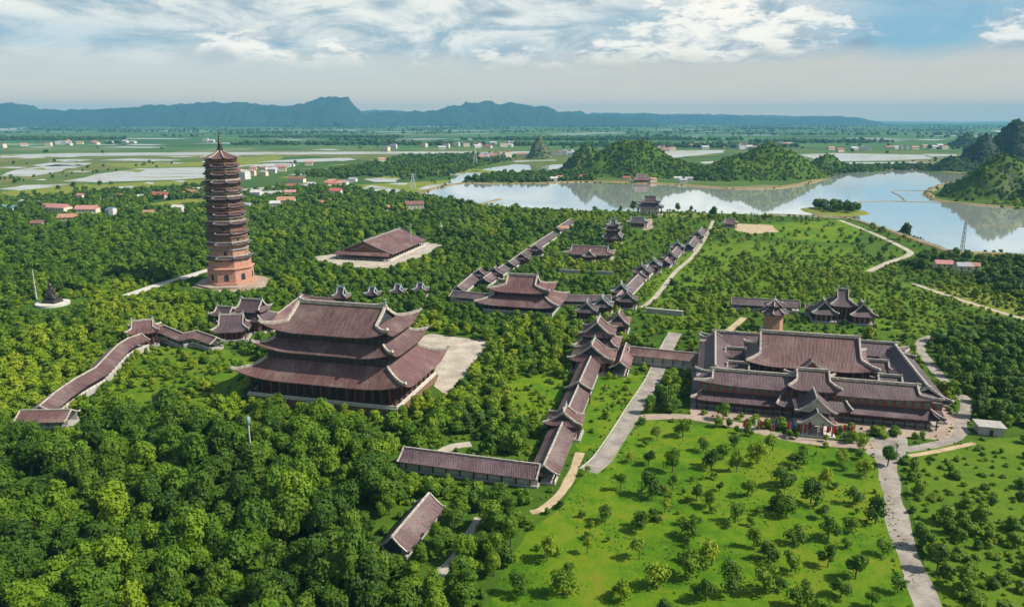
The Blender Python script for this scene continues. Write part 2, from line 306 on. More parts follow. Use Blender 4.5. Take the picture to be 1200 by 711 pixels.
# ------------------------------------------------------------------ mesh builder
class MB:
    def __init__(self): self.v = []; self.f = []
    def add(self, vs, fs):
        o = len(self.v); self.v += [tuple(p) for p in vs]; self.f += [tuple(i + o for i in q) for q in fs]
    def box(self, cx, cy, z0, sx, sy, sz, rz=0.0, taper=1.0):
        c, s = math.cos(rz), math.sin(rz); vs = []
        for z, k in ((z0, 1.0), (z0 + sz, taper)):
            for u, v in ((-1, -1), (1, -1), (1, 1), (-1, 1)):
                x, y = u * sx / 2 * k, v * sy / 2 * k; vs.append((cx + x * c - y * s, cy + x * s + y * c, z))
        self.add(vs, [(3, 2, 1, 0), (4, 5, 6, 7), (0, 1, 5, 4), (1, 2, 6, 5), (2, 3, 7, 6), (3, 0, 4, 7)])
    def tube(self, pts, wd, ht, taper=None):          # rectangular bar swept along a line, its bottom on the line
        pts = [Vector(p) for p in pts]; n = len(pts); vs = []; fs = []
        for i, p in enumerate(pts):
            d = (pts[min(i + 1, n - 1)] - pts[max(i - 1, 0)]).normalized()
            sd_ = d.cross(Vector((0, 0, 1)))
            sd_ = sd_.normalized() if sd_.length > 1e-5 else Vector((1, 0, 0))
            up = sd_.cross(d).normalized(); k = 1.0 if taper is None else 1 + (taper - 1) * i / (n - 1)
            a = sd_ * wd / 2 * k; b = up * ht * k
            vs += [p - a - up * 0.12, p + a - up * 0.12, p + a + b, p - a + b]
        for i in range(n - 1):
            for j in range(4): fs.append((i * 4 + j, i * 4 + (j + 1) % 4, i * 4 + 4 + (j + 1) % 4, i * 4 + 4 + j))
        fs += [(3, 2, 1, 0), tuple((n - 1) * 4 + j for j in range(4))]
        self.add(vs, fs)
    def rod(self, p, q, r0, r1=None, n=6):
        p, q = Vector(p), Vector(q); r1 = r0 if r1 is None else r1
        d = (q - p).normalized(); a = d.orthogonal().normalized(); b = d.cross(a); vs = []
        for c, r in ((p, r0), (q, r1)):
            for i in range(n):
                t = 2 * math.pi * i / n; vs.append(c + a * r * math.cos(t) + b * r * math.sin(t))
        fs = [(i, (i + 1) % n, n + (i + 1) % n, n + i) for i in range(n)] + [tuple(range(n))[::-1], tuple(range(n, 2 * n))]
        self.add(vs, fs)
    def lathe(self, prof, n=16, cx=0, cy=0, ph=0.0):
        vs = []; fs = []
        for r, z in prof:
            for i in range(n):
                t = 2 * math.pi * i / n + ph; vs.append((cx + r * math.cos(t), cy + r * math.sin(t), z))
        for k in range(len(prof) - 1):
            for i in range(n): fs.append((k * n + i, k * n + (i + 1) % n, (k + 1) * n + (i + 1) % n, (k + 1) * n + i))
        fs += [tuple(range(n))[::-1], tuple(range((len(prof) - 1) * n, len(prof) * n))]
        self.add(vs, fs)
    def grid(self, fn, nu, nv, flip=False):
        vs = [fn(i / nu, j / nv) for j in range(nv + 1) for i in range(nu + 1)]
        fs = []
        for j in range(nv):
            for i in range(nu):
                a = j * (nu + 1) + i; q = (a, a + 1, a + nu + 2, a + nu + 1); fs.append(q[::-1] if flip else q)
        self.add(vs, fs)
    def slab(self, fn, nu, nv, th, flip=False):        # a grid with a thickness downwards and closed rim
        self.grid(fn, nu, nv, flip)
        low = lambda u, v: Vector(fn(u, v)) - Vector((0, 0, th))
        self.grid(low, nu, nv, not flip)
        for rim, n_ in ((lambda u: (u, 0), nu), (lambda u: (1 - u, 1), nu), (lambda u: (0, 1 - u), nv), (lambda u: (1, u), nv)):
            top = lambda u, v, rim=rim: Vector(fn(*rim(u))) - Vector((0, 0, th * (1 - v)))
            self.grid(top, n_, 1, flip)
    def sheet(self, poly, z):
        self.add([(p[0], p[1], z) for p in poly], [tuple(range(len(poly)))])
    def build(self, name, m=None, parent=None, smooth=False):
        me = bpy.data.meshes.new(name); me.from_pydata(self.v, [], self.f); me.update()
        if smooth: me.shade_smooth()
        elif 'roof' in name: me.shade_smooth(); me.set_sharp_from_angle(angle=R_(38))
        if m: me.materials.append(m)
        return link(name, me, parent)
def link(name, data, parent=None):
    o = bpy.data.objects.new(name, data); col.objects.link(o)
    if parent: o.parent = parent
    return o
def tag(o, label=None, cat=None, group=None, kind=None):
    if label: o['label'] = label
    if cat: o['category'] = cat
    if group: o['group'] = group
    if kind: o['kind'] = kind
    return o
def thing(name, label, cat, loc, rz=0.0, group=None):
    o = link(name, None); o.location = loc; o.rotation_euler = (0, 0, rz); o.empty_display_size = 2
    return tag(o, label, cat, group)

# footprints that vegetation must respect: (centre, angle, half sizes, height that must stay visible)
FOOT = []
def foot(x, y, rz, hx, hy, zvis, pad=1.5): FOOT.append((x, y, math.cos(rz), math.sin(rz), hx + pad, hy + pad, zvis, math.hypot(hx, hy) + pad))

# ------------------------------------------------------------------ roofs
def prof(t, k=0.38): return t * (1 - k) + k * t * t
def lift(s, up, f, p=2.3): a = max(0.0, (abs(s) - 0.45) / 0.55); return up * a ** p * f
def skirt_roof(par, ax, ay, z0, bx, by, z1, up, m=None, rm=None, rw=0.6, th=0.35, name='roof', cx=0, cy=0):
    """a sloping ring of roof round a wall: outer half sizes ax, ay at the eave, inner bx, by against the wall"""
    m = m or TILE; rm = rm or RIDGE; b = MB()
    def P(sx, sy, t, s, along_x):
        z = z0 + (z1 - z0) * prof(t) + lift(s, up, (1 - t) ** 1.6)
        fl = 1 + 0.012 * max(0, abs(s) - 0.6) / 0.4 * (1 - t)
        X = ax + (bx - ax) * t; Y = ay + (by - ay) * t
        return (cx + s * X * fl, cy + sy * Y * fl, z) if along_x else (cx + sx * X * fl, cy + s * Y * fl, z)
    for sy in (-1, 1): b.slab(lambda u, v: P(0, sy, v, (u * 2 - 1) * -sy, True), 18, 5, th)
    for sx in (-1, 1): b.slab(lambda u, v: P(sx, 0, v, (u * 2 - 1) * sx, False), 14, 5, th)
    r = b.build(name, m, par)
    for sx in (-1, 1):
        for sy in (-1, 1):
            h = MB(); pts = [Vector(P(sx, sy, t, sx, True)) for t in (1, .8, .6, .4, .2, .1, 0)]
            pts = [Vector((cx + sx * (ax + (bx - ax) * t) * (1 + .012 * (1 - t)), cy + sy * (ay + (by - ay) * t) * (1 + .012 * (1 - t)), p.z + .1)) for t, p in zip((1, .8, .6, .4, .2, .1, 0), pts)]
            d = (pts[-1] - pts[-2]).normalized(); pts.append(pts[-1] + Vector((d.x, d.y, abs(d.z) + .75)) * up * .35)
            h.tube(pts, rw, rw * 1.1); h.build('hip_ridge', rm, r)
    return r
def hip_gable_roof(par, ax, ay, z0, rx, zr, tg, up, m=None, rm=None, rw=0.7, th=0.4, name='roof', cx=0, cy=0, fin=1.0, gm=None):
    """curved hip-and-gable roof, ridge along local x"""
    m = m or TILE; rm = rm or RIDGE; b = MB()
    xe = lambda t: ax + (rx - ax) * min(1.0, t / tg)
    cz = lambda t, s: z0 + (zr - z0) * prof(t) + lift(s, up, max(0.0, 1 - t / tg) ** 1.6)
    for sy in (-1, 1):
        def fr(u, v, sy=sy):
            s = (u * 2 - 1) * -sy; fl = 1 + 0.012 * max(0, abs(s) - .6) / .4 * (1 - v)
            return (cx + s * xe(v) * fl, cy + sy * ay * (1 - v) * fl, cz(v, s))
        b.slab(fr, 20, 9, th)
    for sx in (-1, 1):
        def en(u, v, sx=sx):
            t = v * tg; s = (u * 2 - 1) * sx; fl = 1 + 0.012 * max(0, abs(s) - .6) / .4 * (1 - t)
            return (cx + sx * xe(t) * fl, cy + s * ay * (1 - t) * fl, cz(t, s))
        b.slab(en, 12, 5, th)
    r = b.build(name, m, par)
    ts = [1, .9, .8, .7]
    ts = [1 - (1 - tg) * i / 4 for i in range(4)] + [tg * (1 - i / 5) for i in range(6)]
    for sx in (-1, 1):
        gb = MB(); pl = [(cy - ay * (1 - t), cz(t, 0) - th - .05) for t in (tg, (tg + 1) / 2, 1)] + [(cy + ay * (1 - t), cz(t, 0) - th - .05) for t in ((tg + 1) / 2, tg)]
        x0, x1 = cx + sx * (rx - 1.1), cx + sx * (rx - .7); n = len(pl)
        gb.add([(x0, y, z) for y, z in pl] + [(x1, y, z) for y, z in pl], [tuple(range(n)), tuple(range(n, 2 * n))[::-1]] + [(i, (i + 1) % n, n + (i + 1) % n, n + i) for i in range(n)])
        gb.build('gable', gm or TEAL, r)
        for sy in (-1, 1):
            h = MB(); pts = [Vector((cx + sx * (xe(t) - (0.12 if t >= tg else 0)) * (1 + .012 * (1 - t)), cy + sy * ay * (1 - t) * (1 + .012 * (1 - t)), cz(t, 1) + .1)) for t in ts]
            d = (pts[-1] - pts[-2]).normalized(); pts.append(pts[-1] + Vector((d.x, d.y, abs(d.z) + .75)) * up * .35)
            h.tube(pts, rw, rw * 1.15); h.build('hip_ridge', rm, r)
    k = MB(); zz = cz(1, 0)
    k.tube([(cx + rx * s, cy, zz + .1 + .05 * rw * rx * .1 * abs(s) ** 4) for s in (-1.03, -.8, -.4, 0, .4, .8, 1.03)], rw * 1.1, rw * 1.5); k.build('ridge_cap', rm, r)
    if fin:
        for sx in (-1, 1):
            q = MB(); X = cx + sx * rx * 1.0; e = fin
            q.tube([(X - sx * 1.6 * e, cy, zz + .8 * e), (X - sx * .4 * e, cy, zz + 1.1 * e), (X + sx * .25 * e, cy, zz + 1.9 * e), (X - sx * .1 * e, cy, zz + 2.7 * e), (X - sx * .8 * e, cy, zz + 3.0 * e)], .8 * e, .8 * e, taper=.45)
            q.build('ridge_finial', FIN, r)
    return r
def walls(par, hx, hy, z0, z1, m=None, name='wall', cx=0, cy=0):
    b = MB(); b.box(cx, cy, z0, 2 * hx, 2 * hy, z1 - z0); return b.build(name, m or WOOD, par)
def column_mesh(r, h):
    b = MB(); b.lathe([(r * 1.35, 0), (r * 1.35, .3), (r, .35), (r * .95, h)], 8); me = bpy.data.meshes.new('column'); me.from_pydata(b.v, [], b.f); me.materials.append(DARKW); return me
def columns(par, pts, r, z0, z1, m=None):
    me = column_mesh(r, z1 - z0)
    if m: me.materials[0] = m
    for x, y in pts:
        o = link('column', me, par); o.location = (x, y, z0)
def ring(hx, hy, nx, ny):
    pts = [(-hx + 2 * hx * i / nx, s * hy) for i in range(nx + 1) for s in (-1, 1)]
    return pts + [(s * hx, -hy + 2 * hy * j / ny) for j in range(1, ny) for s in (-1, 1)]
def panels(par, hx, hy, z0, h, nx, ny, wd, name='door', m=None, sub=None, cx=0, cy=0, sides=(1, 1, 1, 1)):
    b = MB(); b.box(0, 0, 0, wd, .16, h); me = bpy.data.meshes.new(name); me.from_pydata(b.v, [], b.f); me.materials.append(m or DARKW)
    pos = []
    for i in range(nx):
        x = -hx + 2 * hx * (i + .5) / nx
        if sides[0]: pos.append((x, -hy - .06, 0))
        if sides[1]: pos.append((x, hy + .06, 0))
    for j in range(ny):
        y = -hy + 2 * hy * (j + .5) / ny
        if sides[2]: pos.append((-hx - .06, y, math.pi / 2))
        if sides[3]: pos.append((hx + .06, y, math.pi / 2))
    for x, y, r in pos:
        o = link(name, me, par); o.location = (cx + x, cy + y, z0); o.rotation_euler = (0, 0, r)
def platform(par, hx, hy, h, m=None, rail=True, rm=None):
    b = MB(); b.box(0, 0, -1, 2 * hx, 2 * hy, h + 1); p = b.build('platform', m or STONE, par)
    if rail:
        for s in (-1, 1):
            q = MB(); q.box(0, s * (hy - .25), h + .004, 2 * hx, .3, .9); q.build('balustrade', rm or PALE, p)
            q = MB(); q.box(s * (hx - .25), 0, h + .004, .3, 2 * hy - 1.2, .9); q.build('balustrade', rm or PALE, p)
    return p

# ------------------------------------------------------------------ setting: ground, lake, roads
b = MB(); b.add([(-26000, -600, 0), (26000, -600, 0), (26000, 24000, 0), (-26000, 24000, 0)], [(0, 1, 2, 3)])
tag(b.build('ground', GROUND), kind='structure')

def wob(poly, seg=8.0, amp=1.5, sc_=0.05, seed=0.0):
    out = []
    n = len(poly)
    for i in range(n):
        p, q = Vector(poly[i][:2]), Vector(poly[(i + 1) % n][:2]); L = (q - p).length; k = max(1, min(40, int(L / seg)))
        nr = Vector((q.y - p.y, p.x - q.x)).normalized() if L > 0 else Vector((0, 0))
        for j in range(k):
            c_ = p + (q - p) * j / k
            out.append(c_ + nr * (N.noise(Vector((c_.x * sc_, c_.y * sc_, seed))) * amp))
    return out
def pxpoly(pts, z=0.0): return [at(x, y, z).to_2d() for x, y in pts]
def inpoly(x, y, poly):
    ins = False; j = len(poly) - 1
    for i in range(len(poly)):
        xi, yi = poly[i][0], poly[i][1]; xj, yj = poly[j][0], poly[j][1]
        if (yi > y) != (yj > y) and x < (xj - xi) * (y - yi) / (yj - yi) + xi: ins = not ins
        j = i
    return ins
NOGO = []                                # ground polygons without any vegetation
ROADS = []                               # (polyline, half width, height to keep visible)
def area(name, pts, z, m, amp=1.0, seg=8, nogo=False, sc_=0.05, world=False):
    po = wob(pts if world else pxpoly(pts), seg, amp, sc_); b = MB(); b.sheet(po, z)
    if sum(po[i][0] * po[(i + 1) % len(po)][1] - po[(i + 1) % len(po)][0] * po[i][1] for i in range(len(po))) < 0: b.f = [q[::-1] for q in b.f]
    o = tag(b.build(name, m), kind='structure')
    if nogo: NOGO.append((po, min(p[0] for p in po), max(p[0] for p in po), min(p[1] for p in po), max(p[1] for p in po)))
    return o
def smooth_path(pts, k=6):
    P = [Vector(p) for p in pts]; out = []
    for i in range(len(P) - 1):
        p0, p1, p2, p3 = P[max(0, i - 1)], P[i], P[i + 1], P[min(len(P) - 1, i + 2)]
        for j in range(k):
            t = j / k; out.append(.5 * ((2 * p1) + (p2 - p0) * t + (2 * p0 - 5 * p1 + 4 * p2 - p3) * t * t + (3 * p1 - p0 - 3 * p2 + p3) * t ** 3))
    return out + [P[-1]]
def road(name, pts, wd, z, m, zvis=1.0, kerb=False, world=False, amp=.3):
    P = smooth_path([Vector(p).to_2d() if world else at(*p).to_2d() for p in pts]); b = MB(); vs = []; n = len(P)
    for i, p in enumerate(P):
        d = (P[min(n - 1, i + 1)] - P[max(0, i - 1)]).normalized(); s = Vector((d.y, -d.x)); k = 1 + amp * .5 * N.noise(Vector((p.x * .07, p.y * .07, 3)))
        vs += [(*(p - s * wd / 2 * k), z), (*(p + s * wd / 2 * k), z)]
    b.add(vs, [(2 * i, 2 * i + 1, 2 * i + 3, 2 * i + 2) for i in range(n - 1)])
    tag(b.build(name, m), kind='structure'); ROADS.append((P, wd / 2 + .8, zvis))
    if kerb:
        for sgn in (-1,):
            kk = MB(); kk.tube([(*(P[i] + Vector(((P[min(n - 1, i + 1)] - P[max(0, i - 1)]).y, -(P[min(n - 1, i + 1)] - P[max(0, i - 1)]).x)).normalized() * sgn * (wd / 2 + .25)), .12) for i in range(n)], .35, .03)
            tag(kk.build('kerb', PALE), kind='structure')

# lake
LAKE = [(486, 231), (503, 222), (522, 218), (543, 214.5), (583, 216), (618, 216), (688, 213.5), (720, 216), (760, 215.5), (800, 217.5), (850, 221), (900, 221.5), (940, 216), (966, 209), (992, 203), (1032, 199.5), (1080, 199.5), (1092, 203), (1120, 204.5), (1200, 207), (1290, 209), (1290, 214), (1200, 214), (1130, 214), (1100, 218), (1084, 227), (1096, 235), (1130, 239), (1200, 245.5), (1300, 252),
        (1310, 304), (1200, 298), (1160, 296), (1114, 293.5), (1097, 288), (1046, 270.5), (1010, 259.5), (996, 255.5), (981, 256), (940, 254), (900, 252.5), (845, 250), (800, 248), (745, 247.5), (687, 247), (640, 244.5), (590, 242), (570, 240.5), (547, 236), (520, 233.5)]
area('lake', LAKE, .06, WATER, 6, 20, True, .02)
bank = [(x, y + (2.2 if 205 < y < 225 and x < 960 else 0)) for x, y in LAKE]
area('water', [(521, 216.5), (530, 209), (546, 202.5), (575, 196.5), (604, 192.5), (628, 193.5), (622, 199), (600, 203), (566, 206.5), (546, 210), (537, 215)], .06, WATER, 6, 25, True, .02)
area('water', [(628, 199), (638, 193.5), (660, 192.5), (659, 196), (640, 200.5)], .06, WATER, 5, 25, True, .02)
ponds = [[(78, 212.5), (120, 203), (160, 197.5), (245, 196), (244, 201), (243, 208), (200, 211), (140, 212.5)],
         [(0, 206), (20, 199), (70, 192.5), (95, 193), (72, 200), (40, 207)], [(38, 194), (60, 190.5), (110, 190.8), (100, 193.5), (60, 196)],
         [(0, 221.5), (30, 216.5), (85, 215.5), (70, 218.5), (25, 223)], [(108, 224), (135, 219), (160, 218), (150, 222)],
         [(0, 181.5), (90, 179.5), (250, 178.5), (420, 178), (560, 177.5), (560, 179.6), (420, 180.8), (240, 181.8), (90, 183), (0, 185)],
         [(300, 190), (350, 186.5), (410, 185), (416, 187.5), (360, 190)], [(115, 188), (150, 186), (215, 187), (180, 189)],
         [(285, 193.5), (330, 191), (350, 192), (310, 196)], [(428, 210), (450, 207.5), (468, 209), (464, 213.5), (436, 213.5)], [(382, 215), (408, 211), (418, 213), (396, 217.5)],
         [(418, 221), (432, 217.5), (462, 220.5), (478, 225.5), (460, 228.5), (430, 226.5)], [(488, 222), (500, 217.5), (522, 214.5), (518, 218), (500, 222)],
         [(255, 224.5), (330, 217.5), (340, 219.5), (280, 227)], [(560, 178.5), (640, 177), (640, 179), (560, 181)],
         [(735, 178.5), (790, 176.5), (848, 176), (850, 178.5), (790, 185), (770, 188.5), (738, 187)], [(936, 181), (985, 179.5), (1082, 181.5), (1092, 186), (1040, 188.5), (962, 189)], [(960, 190.5), (1080, 190), (1084, 192.5), (970, 194)],
         [(1082, 180.5), (1122, 181), (1120, 183), (1090, 183.5)], [(690, 186), (720, 183), (728, 186), (700, 189)], [(870, 189), (910, 187.5), (912, 189.5), (880, 191.5)],
         [(1040, 143.2), (1120, 142.8), (1190, 143.2), (1120, 144)], [(960, 141.2), (1040, 140.8), (1040, 141.6), (960, 142)], [(1160, 153), (1220, 152), (1220, 156), (1175, 156)], [(500, 148), (528, 147.2), (528, 148.4), (502, 149)], [(0, 151), (30, 150), (30, 151.5), (0, 152.5)], [(200, 145.5), (290, 143.5), (290, 145), (205, 147)],
         [(820, 190), (850, 188), (852, 190), (826, 192)], [(600, 188.5), (650, 187), (652, 188.6), (604, 190)]]
for i, p in enumerate(ponds): area('flooded_field', p, .05, FLOOD, 12, 40, True, .012)
for p in ([(240, 186), (330, 183), (330, 187), (300, 193), (244, 197)], [(0, 225), (60, 219), (160, 214), (240, 211), (245, 217), (150, 224), (20, 232)], [(120, 192), (240, 190), (240, 195), (150, 197)], [(390, 218), (470, 214), (540, 210), (520, 222), (480, 228), (420, 218)], [(150, 243), (220, 232), (246, 236), (246, 243), (180, 248)]):
    area('meadow', p, .03, MEADOW, 10, 40, False, .015)
for _ in range(70):
    px, py = random.uniform(-20, 560), random.uniform(181, 228); w_ = random.uniform(14, 60); h_ = random.uniform(.6, 1.7) * (1 if py < 200 else 1.4)
    if 230 < px < 320 and py > 200 or (py > 216 and px > 120) : continue
    area(*(('flooded_field', [(px, py), (px + w_ * .5, py - h_), (px + w_, py - h_ * .6), (px + w_ * .7, py + h_ * .7)], .055, FLOOD) if random.random() < .6 else ('meadow', [(px, py), (px + w_ * .5, py - h_), (px + w_, py - h_ * .6), (px + w_ * .7, py + h_ * .7)], .08, MEADOW)), 10, 30, False, .02)
for _ in range(75):
    px, py = random.uniform(-30, 1180), random.triangular(147, 178, 166); w_ = random.uniform(25, 110); h_ = random.uniform(.25, .8) * (.5 + (py - 145) / 30)
    if N.noise(Vector((px * .006, py * .05, 12))) < -.1: continue
    area('flooded_field', [(px, py), (px + w_ * .4, py - h_), (px + w_, py - h_ * .5), (px + w_ * .7, py + h_ * .6)], .07, FLOOD, 30, 90, False, .008)
# shore embankments
def shore(pts, wd, m, h=1.2, name='embankment'):
    P = smooth_path([at(*p).to_2d() for p in pts]); b = MB(); n = len(P); vs = []
    for i, p in enumerate(P):
        d = (P[min(n - 1, i + 1)] - P[max(0, i - 1)]).normalized(); s = Vector((d.y, -d.x)); k = 1 + .5 * N.noise(Vector((p.x * .03, p.y * .03, 1)))
        for o_, z in ((-1, -.3), (-.55, h), (.55, h), (1, -.3)): vs.append((*(p + s * wd / 2 * k * o_), z))
    b.add(vs, [(4 * i + j, 4 * i + j + 1, 4 * i + j + 5, 4 * i + j + 4) for i in range(n - 1) for j in range(3)])
    tag(b.build(name, m), kind='structure'); ROADS.append((P, wd / 2, 3))
shore([(985, 254), (1000, 258), (1046, 272), (1097, 290), (1114, 295), (1160, 297.5), (1210, 300), (1310, 306)], 10, BANK)
shore([(1086, 226), (1092, 233), (1110, 236.5), (1150, 240.5), (1205, 244.5), (1300, 251)], 14, BANK)
shore([(1130, 213), (1104, 217), (1088, 224.5)], 16, BANK)
shore([(640, 214.5), (688, 213.2), (760, 215), (800, 217), (850, 220.5), (900, 221), (940, 215.8), (966, 208.5)], 24, BANK, 1.5)
shore([(486, 231), (503, 222.5), (543, 214.8), (585, 215.6), (640, 214.6)], 18, BANK, 1.0)
shore([(560, 240), (575, 236.5), (586, 233.5)], 7, BANK, .8)
shore([(1004, 237.5), (1040, 236), (1061, 236.5), (1100, 237.5), (1140, 240)], 3.5, BANK, .6)
shore([(1061, 236.5), (1055, 230), (1046, 225), (1060, 223.5), (1090, 224)], 3.5, BANK, .6)
shore([(900, 251), (950, 253), (985, 254.5)], 7, BANK, .8)
shore([(1150, 264), (1200, 266), (1260, 268)], 5, BANK, .5)
shore([(966, 200.2), (1030, 198.8), (1082, 198.8), (1130, 204)], 18, BANK, 1.2)

# lawns
LAWNP = [(706, 524), (740, 508), (762, 492), (850, 500), (960, 524), (1020, 528), (1040, 560), (1062, 640), (1084, 711), (1110, 790), (480, 800), (560, 716), (590, 672), (618, 622), (650, 602), (676, 566), (694, 545)]
area('lawn', LAWNP, .008, LAWN, 2, 6)
area('lawn', [(592, 446), (640, 436), (664, 446), (652, 478), (630, 496), (606, 492)], .008, LAWN, 2, 5)
area('lawn', [(700, 446), (722, 436), (760, 440), (736, 480), (712, 520), (680, 530), (672, 510), (690, 470)], .008, LAWN, 1.5, 5)
area('rough_grass', [(1062, 530), (1140, 518), (1230, 506), (1300, 505), (1400, 800), (1130, 800), (1096, 711), (1072, 620)], .008, SCRUBL, 2, 6)
area('meadow', [(1080, 335), (1130, 330), (1230, 352), (1230, 384), (1160, 366), (1110, 350)], .008, MEADOW, 3, 8)
area('lawn', [(890, 262), (985, 258), (1010, 268), (1000, 284), (940, 282), (900, 276)], .008, LAWN, 3, 10)
area('meadow', [(690, 250), (830, 250), (828, 255), (690, 254)], .008, MEADOW, 3, 10)
area('meadow', [(0, 340), (60, 336), (100, 338), (60, 346), (0, 350)], .008, MEADOW, 3, 10)
area('field', [(860, 262), (905, 264), (912, 272), (880, 274), (862, 270)], .012, DIRT, 2, 8, True)

area('rough_grass', [(745, 345), (790, 305), (850, 278), (900, 284), (1000, 290), (1030, 318), (1080, 340), (1110, 370), (1085, 395), (1010, 380), (940, 350), (860, 350), (830, 385), (780, 390)], .006, SCRUBL, 3, 8)
area('rough_grass', [(80, 425), (240, 398), (300, 425), (280, 470), (200, 490), (100, 485), (130, 440)], .006, SCRUBL, 2, 6)
# paving and roads
area('courtyard', [(486, 396), (505, 391), (572, 399), (566, 412), (540, 446), (522, 463), (508, 452), (514, 440)], .016, PAVE, .8, 6, True)
area('courtyard', [(360, 302), (395, 297), (500, 284), (520, 287), (496, 300), (458, 314), (402, 314)], .016, PAVE, .8, 6, True)
area('courtyard', [(1018, 512), (1062, 510), (1066, 528), (1046, 545), (1030, 540), (1014, 530)], .016, ROADM, .8, 5, True)
area('courtyard', [(225, 336), (262, 322), (318, 326), (312, 336), (262, 344)], .016, PINKPAVE, .8, 5, True)
road('road', [(690, 552), (706, 538), (724, 512), (746, 476), (766, 444), (780, 412), (792, 390)], 6.4, .02, ROADM, .8, True)
road('pavement', [(752, 489), (800, 488), (860, 497), (920, 512), (980, 520), (1030, 522)], 5.5, .024, PINKPAVE, .8)
road('road', [(1036, 522), (1042, 560), (1054, 620), (1070, 665), (1088, 711), (1112, 780)], 6.2, .02, ROADM, .8, False, amp=1.0)
road('road', [(1052, 528), (1090, 522), (1122, 512), (1126, 490)], 4, .028, ROADM, 1.2)
road('path', [(680, 530), (668, 560), (655, 580), (636, 596), (622, 600)], 2.8, .02, DIRT, .7, amp=1.5)
road('path', [(560, 606), (545, 634), (530, 655), (508, 680)], 2.8, .02, PAVE, 2.5, amp=1.6)
road('path', [(1066, 534), (1100, 528), (1142, 519)], 2.2, .02, DIRT, .4)
road('road', [(1128, 492), (1132, 470), (1112, 452), (1092, 428), (1078, 408), (1086, 396), (1112, 392)], 4.6, .02, ROADM, 6)
road('path', [(836, 258), (828, 276), (812, 300), (792, 318), (768, 348), (752, 360)], 3.4, .02, PAVE, 1.0)
road('path', [(1018, 318), (1040, 308), (1066, 298), (1058, 290), (1020, 272), (984, 258)], 5, .02, PAVE, .6)
road('path', [(1070, 332), (1110, 346), (1160, 362), (1230, 382)], 4, .02, PAVE, .6)
road('path', [(150, 346), (185, 334), (220, 324), (252, 314)], 9, .02, PALE, .8)
road('path', [(846, 392), (858, 384), (872, 372)], 4, .02, DIRT, .5)
road('path', [(500, 540), (528, 524), (552, 520)], 4.5, .02, PAVE, .5)

# ------------------------------------------------------------------ hills and mountains
HILLS = []
def hill_h(x, y, hl):
    cx, cy, rx, ry, hh, pw, seed, rz = hl
    X, Y = x - cx, y - cy; c, s = math.cos(-rz), math.sin(-rz); X, Y = (X * c - Y * s) / rx, (X * s + Y * c) / ry
    an = math.atan2(Y, X); wv = 1 + .24 * N.noise(Vector((math.cos(an) * 1.5, math.sin(an) * 1.5, seed)))
    r = math.hypot(X, Y) / wv
    if r >= 1: return 0.0
    f = (1 - r ** 1.3) ** (pw + .2)
    rg = 1 - abs(N.fractal(Vector((x * 2.2 / rx + seed, y * 2.2 / rx, seed)), .9, 2.1, 5)) * 1.6
    return hh * f * (.72 + .30 * rg * (1.25 - f) + .28 * f + .25 * N.fractal(Vector((x * .018, y * .018, seed)), 1.0, 2.0, 4) * (1 - f * .6))
def hill(px, py, halfpx, top, depth=.8, pw=1.1, seed=0, rz=0.0, m=None, name='hill'):
    p = at(px, py); sc_ = (p.y * CP + H * SP) / F; rx = halfpx * sc_
    hl = (p.x, p.y, rx, rx * depth, zof(p.x, p.y, top), pw, seed, rz); HILLS.append(hl)
    n = 70; b = MB()
    b.grid(lambda u, v: (p.x + (u * 2 - 1) * rx * 1.25, p.y + (v * 2 - 1) * rx * 1.25, hill_h(p.x + (u * 2 - 1) * rx * 1.25, p.y + (v * 2 - 1) * rx * 1.25, hl) - .5), n, n)
    tag(b.build(name, m or HILLM, smooth=True), kind='structure')
hill(742, 205, 82, 163, .7, 1.0, 1.3); hill(686, 203, 34, 168, .8, .9, 4.1); hill(795, 207, 60, 190, .6, 1.0, 9.4)
hill(900, 208, 72, 170, .65, .85, 2.2); hill(858, 210, 58, 184, .6, .9, 5.5)
hill(632, 186, 17, 160, .8, .9, 3.3); hill(968, 199, 34, 181, .7, 1, 6.1); hill(1010, 200, 30, 193, .7, 1, 6.6)
hill(1166, 231, 70, 183, .6, .85, 7.7); hill(1236, 234, 70, 200, .7, 1.0, 2.7)
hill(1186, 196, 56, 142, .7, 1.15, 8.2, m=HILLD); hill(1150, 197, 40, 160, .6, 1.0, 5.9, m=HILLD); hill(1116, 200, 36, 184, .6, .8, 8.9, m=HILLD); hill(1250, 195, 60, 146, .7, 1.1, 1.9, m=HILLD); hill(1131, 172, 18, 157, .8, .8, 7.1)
hill(1215, 186, 60, 168, .7, 1, 4.4)
def mountains(skyline, dist, thick, seed, rough=1.0, name='mountains'):
    """a range whose crest follows the given heights; a real heightfield with spurs in front and behind"""
    xs = [p[0] for p in skyline]; b = MB(); nu, nv = 520, 22
    hs = []
    for px, py in skyline:
        x = (px - 600) / F * (dist * CP + H * SP); hs.append((x, max(0, zof(x, dist, py + 1.5))))
    def crest(x):
        for (xa, za), (xb, zb) in zip(hs, hs[1:]):
            if xa <= x <= xb:
                t = (x - xa) / (xb - xa); return za + (zb - za) * t
        return 0.0
    x0, x1 = hs[0][0], hs[-1][0]
    def fn(u, v):
        x = x0 + (x1 - x0) * u; q = v * 2 - 1
        k = N.noise(Vector((x * .0016, seed, 0))) * .35
        f = max(0.0, 1 - abs(q - k * .5) ** 1.1 / (1.0 + abs(k) * .3))
        rg = 1 - abs(N.fractal(Vector((x * .0016, q * 1.8, seed)), 1.0, 2.1, 5))
        z = crest(x) * f * (.78 + .24 * rg + .26 * rough * N.fractal(Vector((x * .0013, q * 2.1, seed)), 1, 2, 6) * (1.1 - .75 * f)) + rough * crest(x) * .11 * N.fractal(Vector((x * .005, q * 4, seed + 3)), .8, 2, 5)
        return (x, dist + q * thick, max(z, 0) - 2)
    b.grid(fn, nu, nv)
    tag(b.build(name, MTN, smooth=True), kind='structure')
